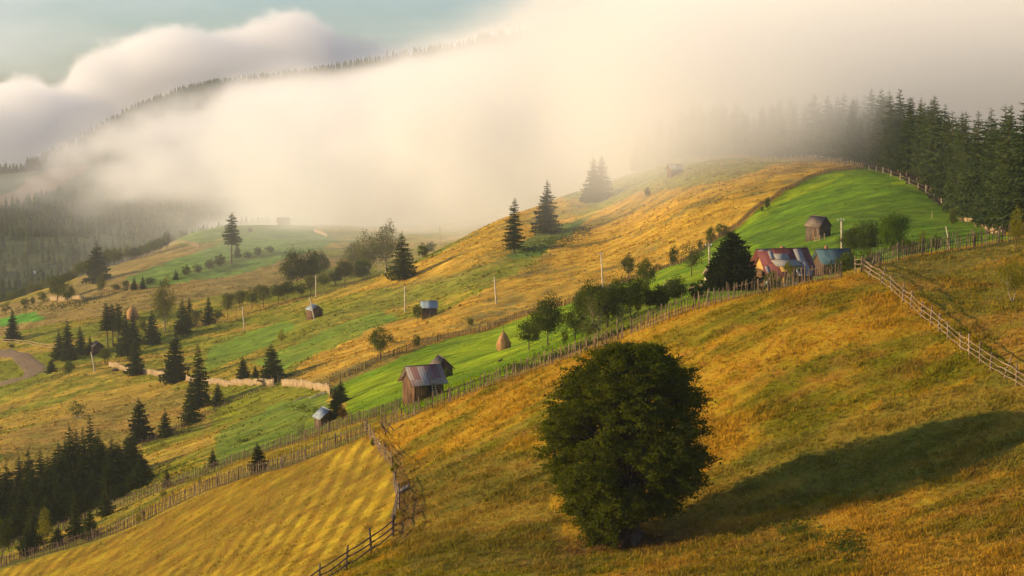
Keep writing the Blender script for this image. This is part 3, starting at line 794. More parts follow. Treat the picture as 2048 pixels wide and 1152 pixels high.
def broad_meshes(h=8.0, w=6.0, bare=0.22, clumps=60, leaves=45, leaf=0.30, seed=0, mat='leaf', shape='round', sparse=0.0, stems=1, bark='bark', limbs=16, flat=0.55):
    g = np.random.default_rng(seed)
    cz = h * (bare + (1 - bare) * 0.5); rz = h * (1 - bare) * 0.5; rx = w / 2
    C = []
    tries = 0
    while len(C) < clumps and tries < 20000:
        tries += 1
        d = g.normal(size=3); d /= np.linalg.norm(d)
        rr = g.uniform(0.35, 1.0) ** 0.6
        lob = 1 + 0.22 * math.sin(3 * math.atan2(d[1], d[0]) + seed) + 0.16 * math.sin(5 * d[2] + 2 * seed)
        p = d * rr * lob * 0.86
        if shape == 'cone': p[:2] *= (1 - 0.55 * max(p[2], 0)) * (1.0 if p[2] > -0.5 else 0.8)
        if shape == 'vase': p[:2] *= (0.55 + 0.5 * (p[2] + 1) / 1.4)
        if shape == 'dome' and p[2] < -0.35: p[2] = -0.35 + (p[2] + 0.35) * 0.5
        p = np.array([p[0] * rx, p[1] * rx, cz + p[2] * rz])
        C.append(p)
    C = np.array(C)
    cr = (w / 6.0) * 0.55
    lc = []
    for c in C:
        m = int(leaves * g.uniform(0.6, 1.3) * (1 - sparse))
        q = g.normal(size=(m, 3)) * np.array([cr, cr, cr * flat]) * g.uniform(0.7, 1.2)
        q[:, 2] -= 0.18 * (q[:, 0] ** 2 + q[:, 1] ** 2) / cr
        lc.append(c + q)
    lc = np.concatenate(lc)
    lc = lc[lc[:, 2] > h * bare * 0.55]
    V, Fq = leaf_quads(lc, 0.25, leaf, g)
    crown = mesh_np("crown", V, Fq, M[mat])
    tb = MB()
    tips = C[g.permutation(len(C))[:limbs]]
    for sidx in range(stems):
        a = 2 * math.pi * sidx / max(stems, 1) + g.uniform(0, 1)
        off = 0 if stems == 1 else 0.10 * w
        top = np.array([math.cos(a) * off * 2, math.sin(a) * off * 2, h * (0.72 if stems == 1 else 0.6)])
        b0 = np.array([math.cos(a) * off * 0.2, math.sin(a) * off * 0.2, -0.5])
        pts = [b0, b0 + np.array([0, 0, 0.5]), b0 * 0.5 + top * 0.4 + g.normal(0, 0.02 * h, 3) * np.array([1, 1, 0]), top]
        r0 = h * 0.022 if stems == 1 else h * 0.014
        tb.tube(pts, [r0 * 1.35, r0, r0 * 0.7, r0 * 0.2], 7)
        for tp in tips[sidx::stems]:
            zf = g.uniform(0.55, 0.9)
            s0 = pts[1] + (top - pts[1]) * min(0.95, max(bare * 0.9, (tp[2] / h) * zf) / 0.72)
            mid = (s0 + tp) / 2 + np.array([0, 0, -0.04 * h]) + g.normal(0, 0.02 * h, 3)
            tb.tube([s0, mid, tp], [r0 * 0.42, r0 * 0.26, r0 * 0.08], 5)
    return tb.mesh("trunk", M[bark], True), crown
BRD = {}
def brd(key, **kw):
    BRD[key] = (broad_meshes(**kw), kw.get('h', 8.0), kw.get('w', 6.0))
brd('round', h=8, w=7, clumps=85, leaves=60, leaf=0.30, seed=1, mat='leaf')
brd('round2', h=8, w=6.5, clumps=80, leaves=60, leaf=0.30, seed=2, mat='leaf_dark', bare=0.18)
brd('tall', h=8, w=5.4, clumps=70, leaves=55, leaf=0.30, seed=3, mat='leaf', bare=0.25)
brd('dark', h=8, w=8, clumps=95, leaves=60, leaf=0.32, seed=4, mat='leaf_dark', bare=0.15, shape='dome')
brd('willow', h=6, w=8, clumps=70, leaves=40, leaf=0.28, seed=5, mat='leaf_pale', bare=0.12, shape='vase', sparse=0.35, stems=5, limbs=30, bark='bark_pale')
brd('bright', h=8, w=8, clumps=120, leaves=90, leaf=0.32, seed=6, mat='leaf_bright', bare=0.12)
brd('sparse', h=7, w=7, clumps=60, leaves=48, leaf=0.27, seed=7, mat='leaf_dark', bare=0.2, sparse=0.3, limbs=34)
brd('yellow', h=6, w=4.6, clumps=48, leaves=48, leaf=0.24, seed=8, mat='leaf_yellow', bare=0.2, shape='cone')
brd('gold', h=6, w=6.6, clumps=90, leaves=70, leaf=0.20, seed=9, mat='leaf_yellow', bare=0.26, sparse=0.15, shape='vase', stems=2, limbs=36, bark='bark_pale')
brd('birch', h=12, w=6, clumps=90, leaves=48, leaf=0.34, seed=10, mat='leaf_pale', bare=0.14, bark='bark_pale', flat=1.3)
brd('bush', h=3, w=4, clumps=40, leaves=48, leaf=0.24, seed=12, mat='leaf', bare=0.02, stems=4)
brd('bush_dark', h=3, w=3.4, clumps=36, leaves=48, leaf=0.24, seed=13, mat='leaf_dark', bare=0.02, stems=4)
brd('bush_pale', h=3, w=4, clumps=36, leaves=40, leaf=0.24, seed=14, mat='leaf_pale', bare=0.04, stems=4, sparse=0.2)
brd('bush_yellow', h=3, w=2.2, clumps=22, leaves=40, leaf=0.2, seed=15, mat='leaf_yellow', bare=0.06, stems=2)
brd('bush_bare', h=3, w=4.6, clumps=40, leaves=10, leaf=0.16, seed=16, mat='leaf_pale', bare=0.06, stems=6, limbs=40, shape='vase')
brd('rust', h=3, w=3, clumps=30, leaves=44, leaf=0.22, seed=17, mat='leaf_rust', bare=0.03, stems=2, shape='cone')
brd('juniper', h=3, w=1.6, clumps=34, leaves=44, leaf=0.2, seed=18, mat='spruce', bare=0.0, stems=1, flat=1.2)
brd('pollard', h=6, w=5, clumps=60, leaves=60, leaf=0.26, seed=19, mat='leaf_pale', bare=0.30, bark='bark')
brd('pollard2', h=6, w=5, clumps=60, leaves=60, leaf=0.26, seed=20, mat='leaf', bare=0.22, bark='bark')
def broad_tree(u, v, hpx, kind, label, wpx=None, group=None, y=None, ymin=60.0, ymax=2800.0, name=None, cat=None):
    p = at(u, y) if y else hit(u, v, ymin, ymax)
    pair, h, w = BRD[kind]
    sc = hpx * px(p.y) / h
    sxy = (wpx * px(p.y)) / (w * 1.08 * sc) if wpx else 1.0
    bush = kind.startswith('bush') or kind in ('rust', 'juniper')
    nm = name or ("bush" if bush else "leafy_tree")
    return place_meshes(nm, pair, p, sc, R.uniform(0, 6.28), label, cat or ("bush" if bush else "tree"), group, sxy=sxy, partnames=(('stem', 'foliage') if bush else ('trunk', 'crown')))

# the great tree
def hero_tree():
    g = np.random.default_rng(77)
    base = hit(1260, 1084)
    k = px(base.y)
    prof_h = [0, 15, 60, 105, 150, 190, 255, 300, 345, 380, 398, 408]
    prof_l = [12, 74, 120, 150, 176, 190, 183, 160, 132, 98, 55, 6]
    prof_r = [8, 16, 72, 128, 158, 166, 158, 146, 124, 95, 55, 6]
    o = thing("beech_tree", "huge dark round-crowned beech standing alone on the golden near slope", "tree", base)
    V = []; tips = []
    N = 5200
    for i in range(N):
        zf = g.uniform(0.02, 1.0)
        a = g.uniform(0, 2 * math.pi)
        hp = zf * 404
        L = np.interp(hp, prof_h, prof_l); Rr = np.interp(hp, prof_h, prof_r)
        cx = (Rr - L) / 2; rad = (L + Rr) / 2
        if abs(math.sin(a)) > 0.5 and hp < 60: rad = max(rad, 85)
        lob = 1 + 0.06 * math.sin(4 * a + hp / 40) + 0.06 * math.sin(7 * a - hp / 23) + 0.07 * math.sin(hp / 9 + 2 * a)
        rf = g.uniform(0.18, 1.0) ** 0.42 * lob * 0.95
        hp2 = hp
        P = np.array([(cx + rad * rf * math.cos(a)) * k, rad * rf * math.sin(a) * k, hp2 * k])
        gap = vnoise(np.array([math.cos(a) * 3.2 + 5 + hp / 60]), np.array([math.sin(a) * 3.2 + hp / 28]), 66)[0]
        if gap < -0.60 and rf > 0.50: continue
        out = np.array([math.cos(a), math.sin(a), 0])
        side = np.array([-out[1], out[0], 0])
        m = int(g.uniform(28, 54))
        sl = g.uniform(0.32, 0.72); sw = g.uniform(0.22, 0.45); th = 0.075
        q = g.normal(size=(m, 3))
        al = q[:, 0] * sl * 0.5; ac = q[:, 1] * sw * 0.5; up = q[:, 2] * th
        rise = (0.30 if zf > 0.75 else 0.02) - 0.16 * (zf < 0.35)
        pts = P + al[:, None] * out + ac[:, None] * side + np.array([0, 0, 1.0]) * (up + al * rise - 0.20 * np.clip(al, 0, 9) ** 2)[:, None]
        V.append(pts); tips.append(P)
    pts = np.concatenate(V)
    gz = H(pts[:, 0] + base.x, pts[:, 1] + base.y) - base.z
    pts = pts[(pts[:, 2] > gz + 0.30) & ~((np.abs(pts[:, 0] - 0.7) < 1.5) & (pts[:, 1] < 1.5) & (pts[:, 2] < gz + 1.55))]
    Vq, Fq = leaf_quads(pts, 0.45, 0.17, g, 0.62)
    crown = link("crown", mesh_np("crown", Vq, Fq, M['hero']), o)
    tb = MB()
    tr = [np.array(p) for p in ((0.25, 0, -0.8), (0.15, 0, 0.0), (0.1, 0.05, 1.2), (0.0, 0.1, 3.6), (-0.15, 0.0, 6.2), (-0.1, 0.1, 9.4), (0.0, 0.0, 11.6))]
    tb.tube(tr, [0.85, 0.62, 0.48, 0.40, 0.28, 0.13, 0.03], 14)
    for a in np.linspace(0, 6.28, 9)[:-1]:            # root flare
        a += g.uniform(-.2, .2); L = g.uniform(0.9, 1.9)
        e = np.array([math.cos(a) * L, math.sin(a) * L]); gzz = float(H(base.x + e[0], base.y + e[1]) - base.z)
        tb.tube([(0.12 + 0.25 * math.cos(a), 0.25 * math.sin(a), 0.75), (e[0] * .5, e[1] * .5, 0.30 + gzz * .5), (e[0], e[1], gzz - 0.08)], [0.30, 0.20, 0.07], 7)
    trunk = tb.build("trunk", M['bark'], o, True)
    tips = np.array(tips)
    sel = g.permutation(len(tips))[:240]
    lb = MB()
    for i in sel:
        tp = tips[i]
        z0 = min(max(tp[2] * g.uniform(0.35, 0.85), 0.9), 10.5)
        f = np.interp(z0, [p[2] for p in tr], range(len(tr))); j = int(f); s0 = tr[j] + (tr[min(j + 1, len(tr) - 1)] - tr[j]) * (f - j)
        d = tp - s0; L = np.linalg.norm(d)
        m1 = s0 + d * 0.35 + np.array([0, 0, 0.05 * L]) + g.normal(0, 0.05 * L, 3)
        m2 = s0 + d * 0.7 + np.array([0, 0, 0.06 * L]) + g.normal(0, 0.04 * L, 3)
        r0 = 0.028 * L
        lb.tube([s0, m1, m2, tp], [r0, r0 * 0.65, r0 * 0.38, r0 * 0.1], 5)
    lb.build("branches", M['bark_dark'], o, True)
    return o
# ------------------------------------------------------------------ fences
def resample(P, step):
    P = [np.array(p, float) for p in P]
    d = [0.0]
    for a, b in zip(P[:-1], P[1:]): d.append(d[-1] + float(np.linalg.norm((b - a)[:2])))
    n = max(1, int(round(d[-1] / step))); out = []
    for s in np.linspace(0, d[-1], n + 1):
        j = min(max(int(np.searchsorted(d, s)) - 1, 0), len(P) - 2)
        t = (s - d[j]) / max(d[j + 1] - d[j], 1e-6)
        q = P[j] + (P[j + 1] - P[j]) * t
        out.append(np.array([q[0], q[1], float(H(q[0], q[1]))]))
    return out
def smooth_path(pts):
    pts = np.array([list(p)[:2] for p in pts]); q = pts.copy()
    q[1:-1] = pts[:-2] * 0.25 + pts[1:-1] * 0.5 + pts[2:] * 0.25
    return [Vector((a, b, 0)) for a, b in q]

def picket_fence(path, label, hgt=1.35, gap=0.22, wid=0.07, span=3.2, mat='fence', postmat=None, group=None, ragged=0.14, tilt=0.06, name="picket_fence", boards=False, rails=2, posth=1.0, skip=0.0):
    g = np.random.default_rng(int(abs(path[0][0] * 13 + path[0][1])) + 5)
    origin = np.array([path[0][0], path[0][1], float(H(path[0][0], path[0][1]))])
    o = thing(name, label, "fence", tuple(origin), 0.0, group)
    posts = resample(path, span)
    for i, p in enumerate(posts):
        b = MB(); L = hgt * posth * g.uniform(0.92, 1.18); tx, ty = g.normal(0, tilt * 0.8, 2)
        q = p - origin
        b.tube([q + np.array([0, 0, -0.25]), q + np.array([tx * L * .5, ty * L * .5, L * 0.5]), q + np.array([tx * L, ty * L, L])], [0.07, 0.065, 0.05], 6)
        b.build("post", M[postmat or mat], o)
    for a, c in zip(posts[:-1], posts[1:]):
        b = MB(); rb = MB()
        d = (c - a); L2 = np.linalg.norm(d[:2]); dn = d[:2] / L2; ang = math.atan2(dn[1], dn[0]); nr = np.array([-dn[1], dn[0]])
        n = max(2, int(L2 / gap))
        for k in range(n):
            if g.random() < skip: continue
            f = (k + 0.5 + (0 if boards else g.normal(0, 0.16))) / n
            xy = a[:2] + d[:2] * f; z = float(H(xy[0], xy[1])) - origin[2]; xy = xy - origin[:2] - nr * 0.055
            hh = hgt * (1 + g.normal(0, ragged)); w2 = wid / 2 * g.uniform(0.7, 1.3); t0 = g.normal(0, tilt); t1 = g.normal(0, tilt)
            th = 0.018
            P = []
            for zz, ww in ((-0.08, 1.0), (hh * 0.93, 0.85)):
                cx = xy + dn * t0 * max(zz, 0) + nr * t1 * max(zz, 0)
                for sx, sy in ((-1, -1), (1, -1), (1, 1), (-1, 1)):
                    P.append((*(cx + dn * sx * w2 * ww + nr * sy * th), z + zz))
            if boards:
                b.hexa(P)
            else:
                cx = xy + dn * (t0 * hh + g.normal(0, 0.01)) + nr * t1 * hh
                P.append((*cx, z + hh))
                b.add(P, [(0,1,5,4),(1,2,6,5),(2,3,7,6),(3,0,4,7)], [(4,5,8),(5,6,8),(6,7,8),(7,4,8)])
        b.build("picket_panel", M[mat], o)
        for rz_ in ([0.35, 0.8] if rails == 2 else [0.6])[:rails]:
            e = 0.05
            rb.tube([(a - origin) + np.array([0, 0, hgt * rz_ + g.normal(0, e)]), ((a + c) / 2 - origin) + np.array([0, 0, hgt * rz_ + g.normal(0, e)]), (c - origin) + np.array([0, 0, hgt * rz_ + g.normal(0, e)])], [0.035, 0.035, 0.03], 5)
        rb.build("rail", M[postmat or mat], o)
    return o

def rail_fence(posts, label, hgt=1.35, nr=3, mat='rail', postmat='rail', name="rail_fence", rad=0.055, prad=0.085, tilt=0.07, over=0.35, sag=0.06, lean=None):
    g = np.random.default_rng(int(abs(posts[0][0] * 7 + posts[0][1])) + 3)
    P = [np.array([p[0], p[1], float(H(p[0], p[1]))]) for p in posts]
    origin = P[0].copy()
    o = thing(name, label, "fence", tuple(origin))
    for i, p in enumerate(P):
        b = MB(); q = p - origin; L = hgt * g.uniform(0.98, 1.25); tx, ty = g.normal(0, tilt, 2)
        if lean and i in lean: tx += lean[i]
        b.tube([q + np.array([0, 0, -0.3]), q + np.array([tx * L * .45 + g.normal(0, .02), ty * L * .5, L * 0.5]), q + np.array([tx * L, ty * L, L])], [prad, prad * g.uniform(.85, 1.1), prad * 0.8], 7)
        b.build("post", M[postmat], o)
    for a, c in zip(P[:-1], P[1:]):
        d = c - a; nrm = np.array([-d[1], d[0], 0]); nrm /= np.linalg.norm(nrm) + 1e-9
        if nrm[1] > 0: nrm = -nrm
        for k in range(nr):
            zz = hgt * (0.28 + 0.60 * k / max(nr - 1, 1))
            e0 = a - d * over / np.linalg.norm(d) * g.uniform(0.3, 1.0); e1 = c + d * over / np.linalg.norm(d) * g.uniform(0.3, 1.0)
            off = nrm * (prad + rad * 0.8)
            w = [g.normal(0, 0.03) for _ in range(4)]
            pts = [e0 + (0, 0, zz + w[0]), a + d * .33 + (0, 0, zz + w[1] - sag), a + d * .66 + (0, 0, zz + w[2] - sag), e1 + (0, 0, zz + w[3])]
            rb = MB(); rb.tube([p + off - origin for p in pts], [rad, rad * 0.95, rad * 0.85, rad * 0.7], 6)
            rb.build("rail", M[mat], o)
    return o

def f1y(u): return float(np.interp(u, *YF1))
f1_pts = [at(u, f1y(u)) for u in range(-40, 735, 30)] + [at(735, f1y(735))]
picket_fence(smooth_path(f1_pts), "long lower picket fence above the mown field, running to the lower left corner", 1.30, 0.19, 0.075, 3.6, 'fence_dark', 'fence', ragged=0.16)
f1_pts = [at(u, f1y(u)) for u in range(765, 1260, 30)]
picket_fence(smooth_path(f1_pts), "ragged stick fence from the log barns to the top of the great beech", 1.35, 0.19, 0.075, 3.3, 'fence', ragged=0.18, tilt=0.08)
f1_pts = [at(u, f1y(u)) for u in range(1262, 1712, 30)]
picket_fence(smooth_path(f1_pts), "stick fence along the crest in front of the red-roofed house and the orchard", 1.40, 0.19, 0.07, 3.0, 'fence', ragged=0.16, tilt=0.08)
f1_pts = [at(u, f1y(u)) for u in range(1722, 2130, 30)]
picket_fence(smooth_path(f1_pts), "upright stick fence climbing to the right edge beyond the crooked rail fence", 1.45, 0.26, 0.075, 3.0, 'fence', ragged=0.12, tilt=0.04)
f2_pts = [at(u, float(np.interp(u, [-40,0,200,300,400,600,800], [206,205,203,200,197,190,181]))) for u in list(range(-40, 790, 30)) + [800]]
picket_fence(smooth_path(f2_pts), "upper dark picket fence bordering the narrow golden strip, ending at the big log barn", 1.25, 0.22, 0.09, 3.6, 'fence_dark', 'fence', ragged=0.06, tilt=0.03)
f3_pts = [hit(u, v, 215, 520) for u, v in F3L]
picket_fence(smooth_path(f3_pts), "dark picket fence dividing the bright green meadow from the orange hillside", 1.25, 0.24, 0.10, 3.4, 'fence_dark', 'fence', ragged=0.08, tilt=0.03)
bright = [(218,731),(240,741),(290,748),(330,752)]
picket_fence(smooth_path([hit(u, v + 2, 240, 520) for u, v in bright]), "sunlit board fence curving from the round tree to the broad spruce", 1.5, 0.22, 0.17, 3.4, 'fence_pale', 'greywood', ragged=0.03, tilt=0.01, boards=True)
picket_fence(smooth_path([hit(u, v, 240, 520) for u, v in [(372,761),(410,768),(440,769),(480,769),(520,770),(548,771)]]), "pale sunlit board fence behind the tallest spruces of the middle pasture", 1.5, 0.22, 0.17, 3.4, 'fence_pale', 'greywood', ragged=0.03, tilt=0.01, boards=True)
picket_fence(smooth_path([hit(u, v, 225, 520) for u, v in [(564,772),(600,775),(640,778),(656,780),(660,794)]]), "bright board fence ending at the corner of the green meadow", 1.5, 0.22, 0.17, 3.4, 'fence_pale', 'greywood', ragged=0.03, tilt=0.01, boards=True)
picket_fence(smooth_path([hit(u, v, 225, 520) for u, v in [(284,894),(320,878),(360,858),(400,838),(440,815),(500,790),(545,775)]]), "rickety grey stick fence crossing the pasture below the tall spruces", 1.2, 0.4, 0.09, 3.4, 'fence_dark', 'fence', ragged=0.2, tilt=0.12, rails=1)
picket_fence(smooth_path([hit(u, v, 300, 700) for u, v in [(1380,320),(1440,319),(1500,320),(1560,321),(1620,326),(1680,331),(1728,336)]]), "pale fence along the top of the orange hill fading into the fog", 1.5, 0.5, 0.16, 4.0, 'fence_pale', 'fence', ragged=0.1, tilt=0.05, rails=1)
picket_fence(smooth_path([hit(u, v, 150, 600) for u, v in [(1925,434),(1950,447),(1975,457),(2008,468)]]), "woven pale board fence at the edge of the spruce wood", 1.5, 0.16, 0.16, 3.0, 'fence_pale', 'fence', ragged=0.05, tilt=0.03, boards=True)
rail_fence([hit(u, v, 150, 600) for u, v in [(1738,340),(1752,343),(1766,347),(1782,353),(1800,360),(1818,368),(1836,377),(1852,386),(1868,396),(1884,407),(1900,419),(1915,428)]], "post and rail fence between the green meadow and the dark track by the wood", 1.5, 2, 'fence', 'pole', rad=0.04, prad=0.10)
picket_fence(smooth_path([hit(u, v, 560, 1000) for u, v in [(255,492),(290,488),(330,488),(370,491),(398,495)]]), "short pale fence on the crest of the far ochre hill", 1.6, 0.6, 0.2, 5.0, 'fence_pale', 'fence', tilt=0.05, rails=1)
picket_fence(smooth_path([hit(u, v, 400, 900) for u, v in [(100,601),(128,601),(148,601),(168,602)]]), "orange board fence behind the two round trees at left", 1.8, 0.3, 0.25, 4.0, 'fence_pale', 'fence', boards=True, tilt=0.01)
picket_fence(smooth_path([hit(u, v, 400, 900) for u, v in [(172,603),(220,590),(270,577),(330,563),(360,556),(420,540),(470,527),(530,512),(560,506)]]), "long dim fence with bushes along the foot of the far green hill", 1.5, 0.6, 0.12, 5.0, 'fence_dark', tilt=0.04, rails=1)
picket_fence(smooth_path([hit(u, v, 700, 1000) for u, v in [(628,463),(640,468),(654,475)]]), "orange board panel half lost in mist near the hazy farmstead", 1.8, 0.35, 0.3, 4.0, 'fence_pale', boards=True, tilt=0.01)
rail_fence([hit(u, v, 350, 700) for u, v in [(0,684),(30,686),(58,689),(84,694),(108,698)]], "pale pole fence above the bend of the dirt road", 1.2, 2, 'fence_pale', 'fence', rad=0.09, prad=0.1)
picket_fence(smooth_path([hit(u, v, 350, 640) for u, v in [(300,672),(345,664),(400,655),(450,643),(500,630),(560,612),(620,596),(680,580),(720,568),(760,555)]]), "faint fence under the row of willows along the stream", 1.2, 0.5, 0.10, 4.2, 'fence_dark', tilt=0.05, rails=1)
picket_fence(smooth_path([hit(u, v, 330, 640) for u, v in [(20,788),(60,773),(110,754),(150,742),(185,733),(215,727)]]), "thin wire and stick fence below the dirt road at left", 1.1, 0.9, 0.08, 4.0, 'fence_dark', tilt=0.1, rails=1)
# crooked rail fence right
rp = [(1712,545),(1722,545),(1737,553),(1762,568),(1783,584),(1805,604),(1823,617),(1842,636),(1861,650),(1878,662),(1896,678),(1921,700),(1939,712),(1960,726),(1981,742),(2007,757),(2033,772),(2062,790),(2100,815)]
rail_fence([hit(u, v, 90, 150) for u, v in rp], "crooked rail fence of barked poles running down the right side of the golden slope", 1.30, 3, 'rail', 'rail', rad=0.042, prad=0.07, tilt=0.06, sag=0.03, lean={2: 0.35, 3: 0.25, 15: 0.28})
lp = [(731,866),(740,876),(748,889),(758,905),(770,920),(785,938)]
rail_fence([hit(u, v, 100, 185) for u, v in lp], "short rail fence dropping from the picket fence beside the mown field", 1.30, 4, 'rail', 'fence', rad=0.036, prad=0.06, tilt=0.04, over=0.15, sag=0.02)
lp = [(790,975),(796,1000),(798,1018),(786,1072)]
rail_fence([hit(u, v, 100, 185) for u, v in lp], "bent dark rail fence at the corner of the mown field by the logs", 1.45, 3, 'fence', 'fence', rad=0.05, tilt=0.1, over=0.15)
lp = [(786,1073),(742,1107),(692,1139),(638,1175),(580,1215)]
rail_fence([hit(u, v, 90, 185) for u, v in lp], "dark three-rail fence running to the bottom edge below the mown field", 1.45, 3, 'fence_dark', 'fence_dark', rad=0.055, prad=0.09, tilt=0.03)
# gate of crossed poles where the two fences meet
def cross_poles(u, v, label, n=6, L=2.2, ymin=100, ymax=900, mat='rail', name="leaning_poles"):
    p = hit(u, v, ymin, ymax); o = MB()
    for i in range(n):
        a = R.uniform(-0.9, 0.9); x0 = R.uniform(-0.8, 0.8)
        o.tube([(x0, R.uniform(-.2, .2), -0.1), (x0 + L * math.sin(a) * .5, 0, L * math.cos(a) * .5), (x0 + L * math.sin(a), R.uniform(-.2, .2), L * math.cos(a))], [0.06, 0.055, 0.04], 5)
    ob = o.build(name, M[mat], None); ob.location = p
    return tag(ob, label, "poles")
cross_poles(1988, 470, "tangle of pale poles where the wattle fence meets the stick fence", 8, 2.0, 150, 400)
cross_poles(553, 770, "bundle of crossed poles at the gap in the pale board fence", 6, 2.2, 240, 500, 'fence')
cross_poles(1690, 330, "pale poles leaning together at the top corner of the meadow fence", 6, 2.6, 350, 700, 'fence_pale')
cross_poles(776, 866, "dark stakes standing at the corner of the crooked rail fence", 5, 1.3, 130, 220, 'fence_dark')
cross_poles(1903, 500, "bare pale bough leaning against the stick fence", 1, 2.2, 130, 180, 'pole', "fallen_pole")

# ------------------------------------------------------------------ barns and houses
def barn(name, label, p, L, W, hw, hr, rz, roofmat, wallmat, cat="barn", over=0.35, ridge='x', door=True, roof_th=0.05, sink=1.2, slopez=None, plank=0.2, group=None, ridgecap=True, fold=0.0, down=0.0):
    """log or plank barn; ridge along local x; gables at x=+-L/2; front is local -y"""
    o = thing(name, label, cat, p, rz, group)
    g = np.random.default_rng(int(abs(p[0] * 31 + p[1] * 7)))
    cr, sr = math.cos(rz), math.sin(rz)
    def gz(x, y): return float(H(p[0] + x * cr - y * sr, p[1] + x * sr + y * cr)) - p[2] - 0.15
    core = MB(); t = 0.03
    x, y = L / 2 - t, W / 2 - t
    lo = min(gz(a, b) for a in (-x, x) for b in (-y, y)) - 0.3
    core.add([(-x,-y,lo),(x,-y,lo),(x,y,lo),(-x,y,lo),(-x,-y,hw),(x,-y,hw),(x,y,hw),(-x,y,hw),(-x,0,hw+hr-0.03),(x,0,hw+hr-0.03)],
             [(0,3,2,1),(0,1,5,4),(2,3,7,6),(4,5,9,8),(6,7,8,9),(1,2,6,5),(3,0,4,7)], [(5,6,9),(7,4,8)])
    for sgn, ax in ((-1, 'y'), (1, 'y')):
        n = int(L / plank)
        for i in range(n):
            xx = -L / 2 + (i + 0.5) * L / n; d = g.uniform(0.0, 0.02); z0 = gz(xx, sgn * W / 2) + g.uniform(-0.04, 0.04)
            core.box((xx, sgn * (W / 2 - 0.01 + d), (z0 + hw) / 2), (L / n * 0.93, 0.03, hw - z0))
    for sgn in (-1, 1):
        n = int(W / plank)
        for i in range(n):
            yy = -W / 2 + (i + 0.5) * W / n; d = g.uniform(0.0, 0.02); z0 = gz(sgn * L / 2, yy) + g.uniform(-0.04, 0.04)
            ztop = hw + hr * (1 - abs(yy) / (W / 2)) - 0.03
            core.box((sgn * (L / 2 - 0.01 + d), yy, (z0 + ztop) / 2), (0.03, W / n * 0.93, ztop - z0))
    core.build("wall", M[wallmat], o)
    rb = MB(); sl = hr / (W / 2)
    for sgn in (-1, 1):
        e = W / 2 + over * 0.8; zt = hw + hr + 0.02; ze = hw + hr - e * sl + 0.02
        X = L / 2 + over
        nx = 1
        rb.hexa([(-X, 0, zt), (X, 0, zt), (X, sgn * e, ze - down), (-X, sgn * e, ze - down), (-X, 0, zt + roof_th), (X, 0, zt + roof_th), (X, sgn * e, ze + roof_th - down), (-X, sgn * e, ze + roof_th - down)])
    rb.build("roof", M[roofmat], o)
    if ridgecap:
        cb = MB(); cb.tube([(-L / 2 - over, 0, hw + hr + 0.06), (L / 2 + over, 0, hw + hr + 0.06)], [0.07, 0.07], 6); cb.build("ridge_cap", M[roofmat], o)
    # barge boards
    for sx in (-1, 1):
        bb = MB(); X = sx * (L / 2 + over + 0.02)
        for sgn in (-1, 1):
            e = W / 2 + over * 0.8
            bb.hexa([(X - .02, 0, hw + hr - 0.10), (X + .02, 0, hw + hr - 0.10), (X + .02, sgn * e, hw + hr - e * sl - 0.10 - down), (X - .02, sgn * e, hw + hr - e * sl - 0.10 - down),
                     (X - .02, 0, hw + hr + 0.02), (X + .02, 0, hw + hr + 0.02), (X + .02, sgn * e, hw + hr - e * sl + 0.02 - down), (X - .02, sgn * e, hw + hr - e * sl + 0.02 - down)])
        bb.build("barge_board", M[wallmat], o)
    if door:
        db = MB(); zz = gz(0, -W / 2); db.box((L * 0.12, -W / 2 - 0.045, (zz + hw * 0.8) / 2 + 0.1), (0.95, 0.04, hw * 0.8 - zz - 0.1))
        db.build("door", M['oldwood'] if wallmat != 'oldwood' else M['greywood'], o)
    return o
def box_part(o, name, c, s, mat, rz=0):
    b = MB(); b.box(c, s, rz); return b.build(name, M[mat], o)
def ladder(o_or_none, p, L, w, name, label, rz, tilt, mat='pole', n=7):
    b = MB()
    for sx in (-1, 1): b.tube([(sx * w / 2, 0, 0), (sx * w / 2 * .85, L * math.sin(tilt), L * math.cos(tilt))], [0.04, 0.03], 5)
    for i in range(n):
        f = (i + 0.7) / (n + .4); ww = w / 2 * (1 - .15 * f)
        b.tube([(-ww, f * L * math.sin(tilt), f * L * math.cos(tilt)), (ww, f * L * math.sin(tilt), f * L * math.cos(tilt))], [0.025, 0.025], 5)
    ob = b.build(name, M[mat]); ob.location = p; ob.rotation_euler = (0, 0, rz)
    return tag(ob, label, "ladder")

def at_rz(p, rz, x, y, dz=0.0):
    cr, sr = math.cos(rz), math.sin(rz); X = p[0] + x * cr - y * sr; Y = p[1] + x * sr + y * cr
    return Vector((X, Y, float(H(X, Y)) + dz))

# big log barn
rz = math.radians(27)
pb = at(846, 185.0)
barn("log_barn", "tall dark plank barn with patched red and grey roof, before the smaller barn", pb, 3.5, 3.2, 2.2, 1.55, rz, 'roof_red', 'redwood', over=0.42, door=False)
bo = bpy.data.objects["log_barn"]
box_part(bo, "doorway", (0.25, -1.625, 1.15), (0.75, 0.03, 1.3), 'dark')
ladder(None, at_rz(pb, rz, 0.45, -2.15), 1.9, 0.45, "ladder", "pale ladder leaning against the dark front of the big log barn", rz, 0.20)
b = MB(); b.tube([(0, 0, 0), (0.0, 1.0, 2.2)], [0.05, 0.04], 5); b.tube([(-.3, -0.1, 0), (-.9, 0.1, 0.9)], [0.05, 0.04], 5)
q = b.build("leaning_plank", M['redwood']); q.location = at_rz(pb, rz, -2.35, -1.0); q.rotation_euler = (0, 0, rz - 1.2)
tag(q, "brown plank propped against the sunlit gable of the big log barn", "plank")
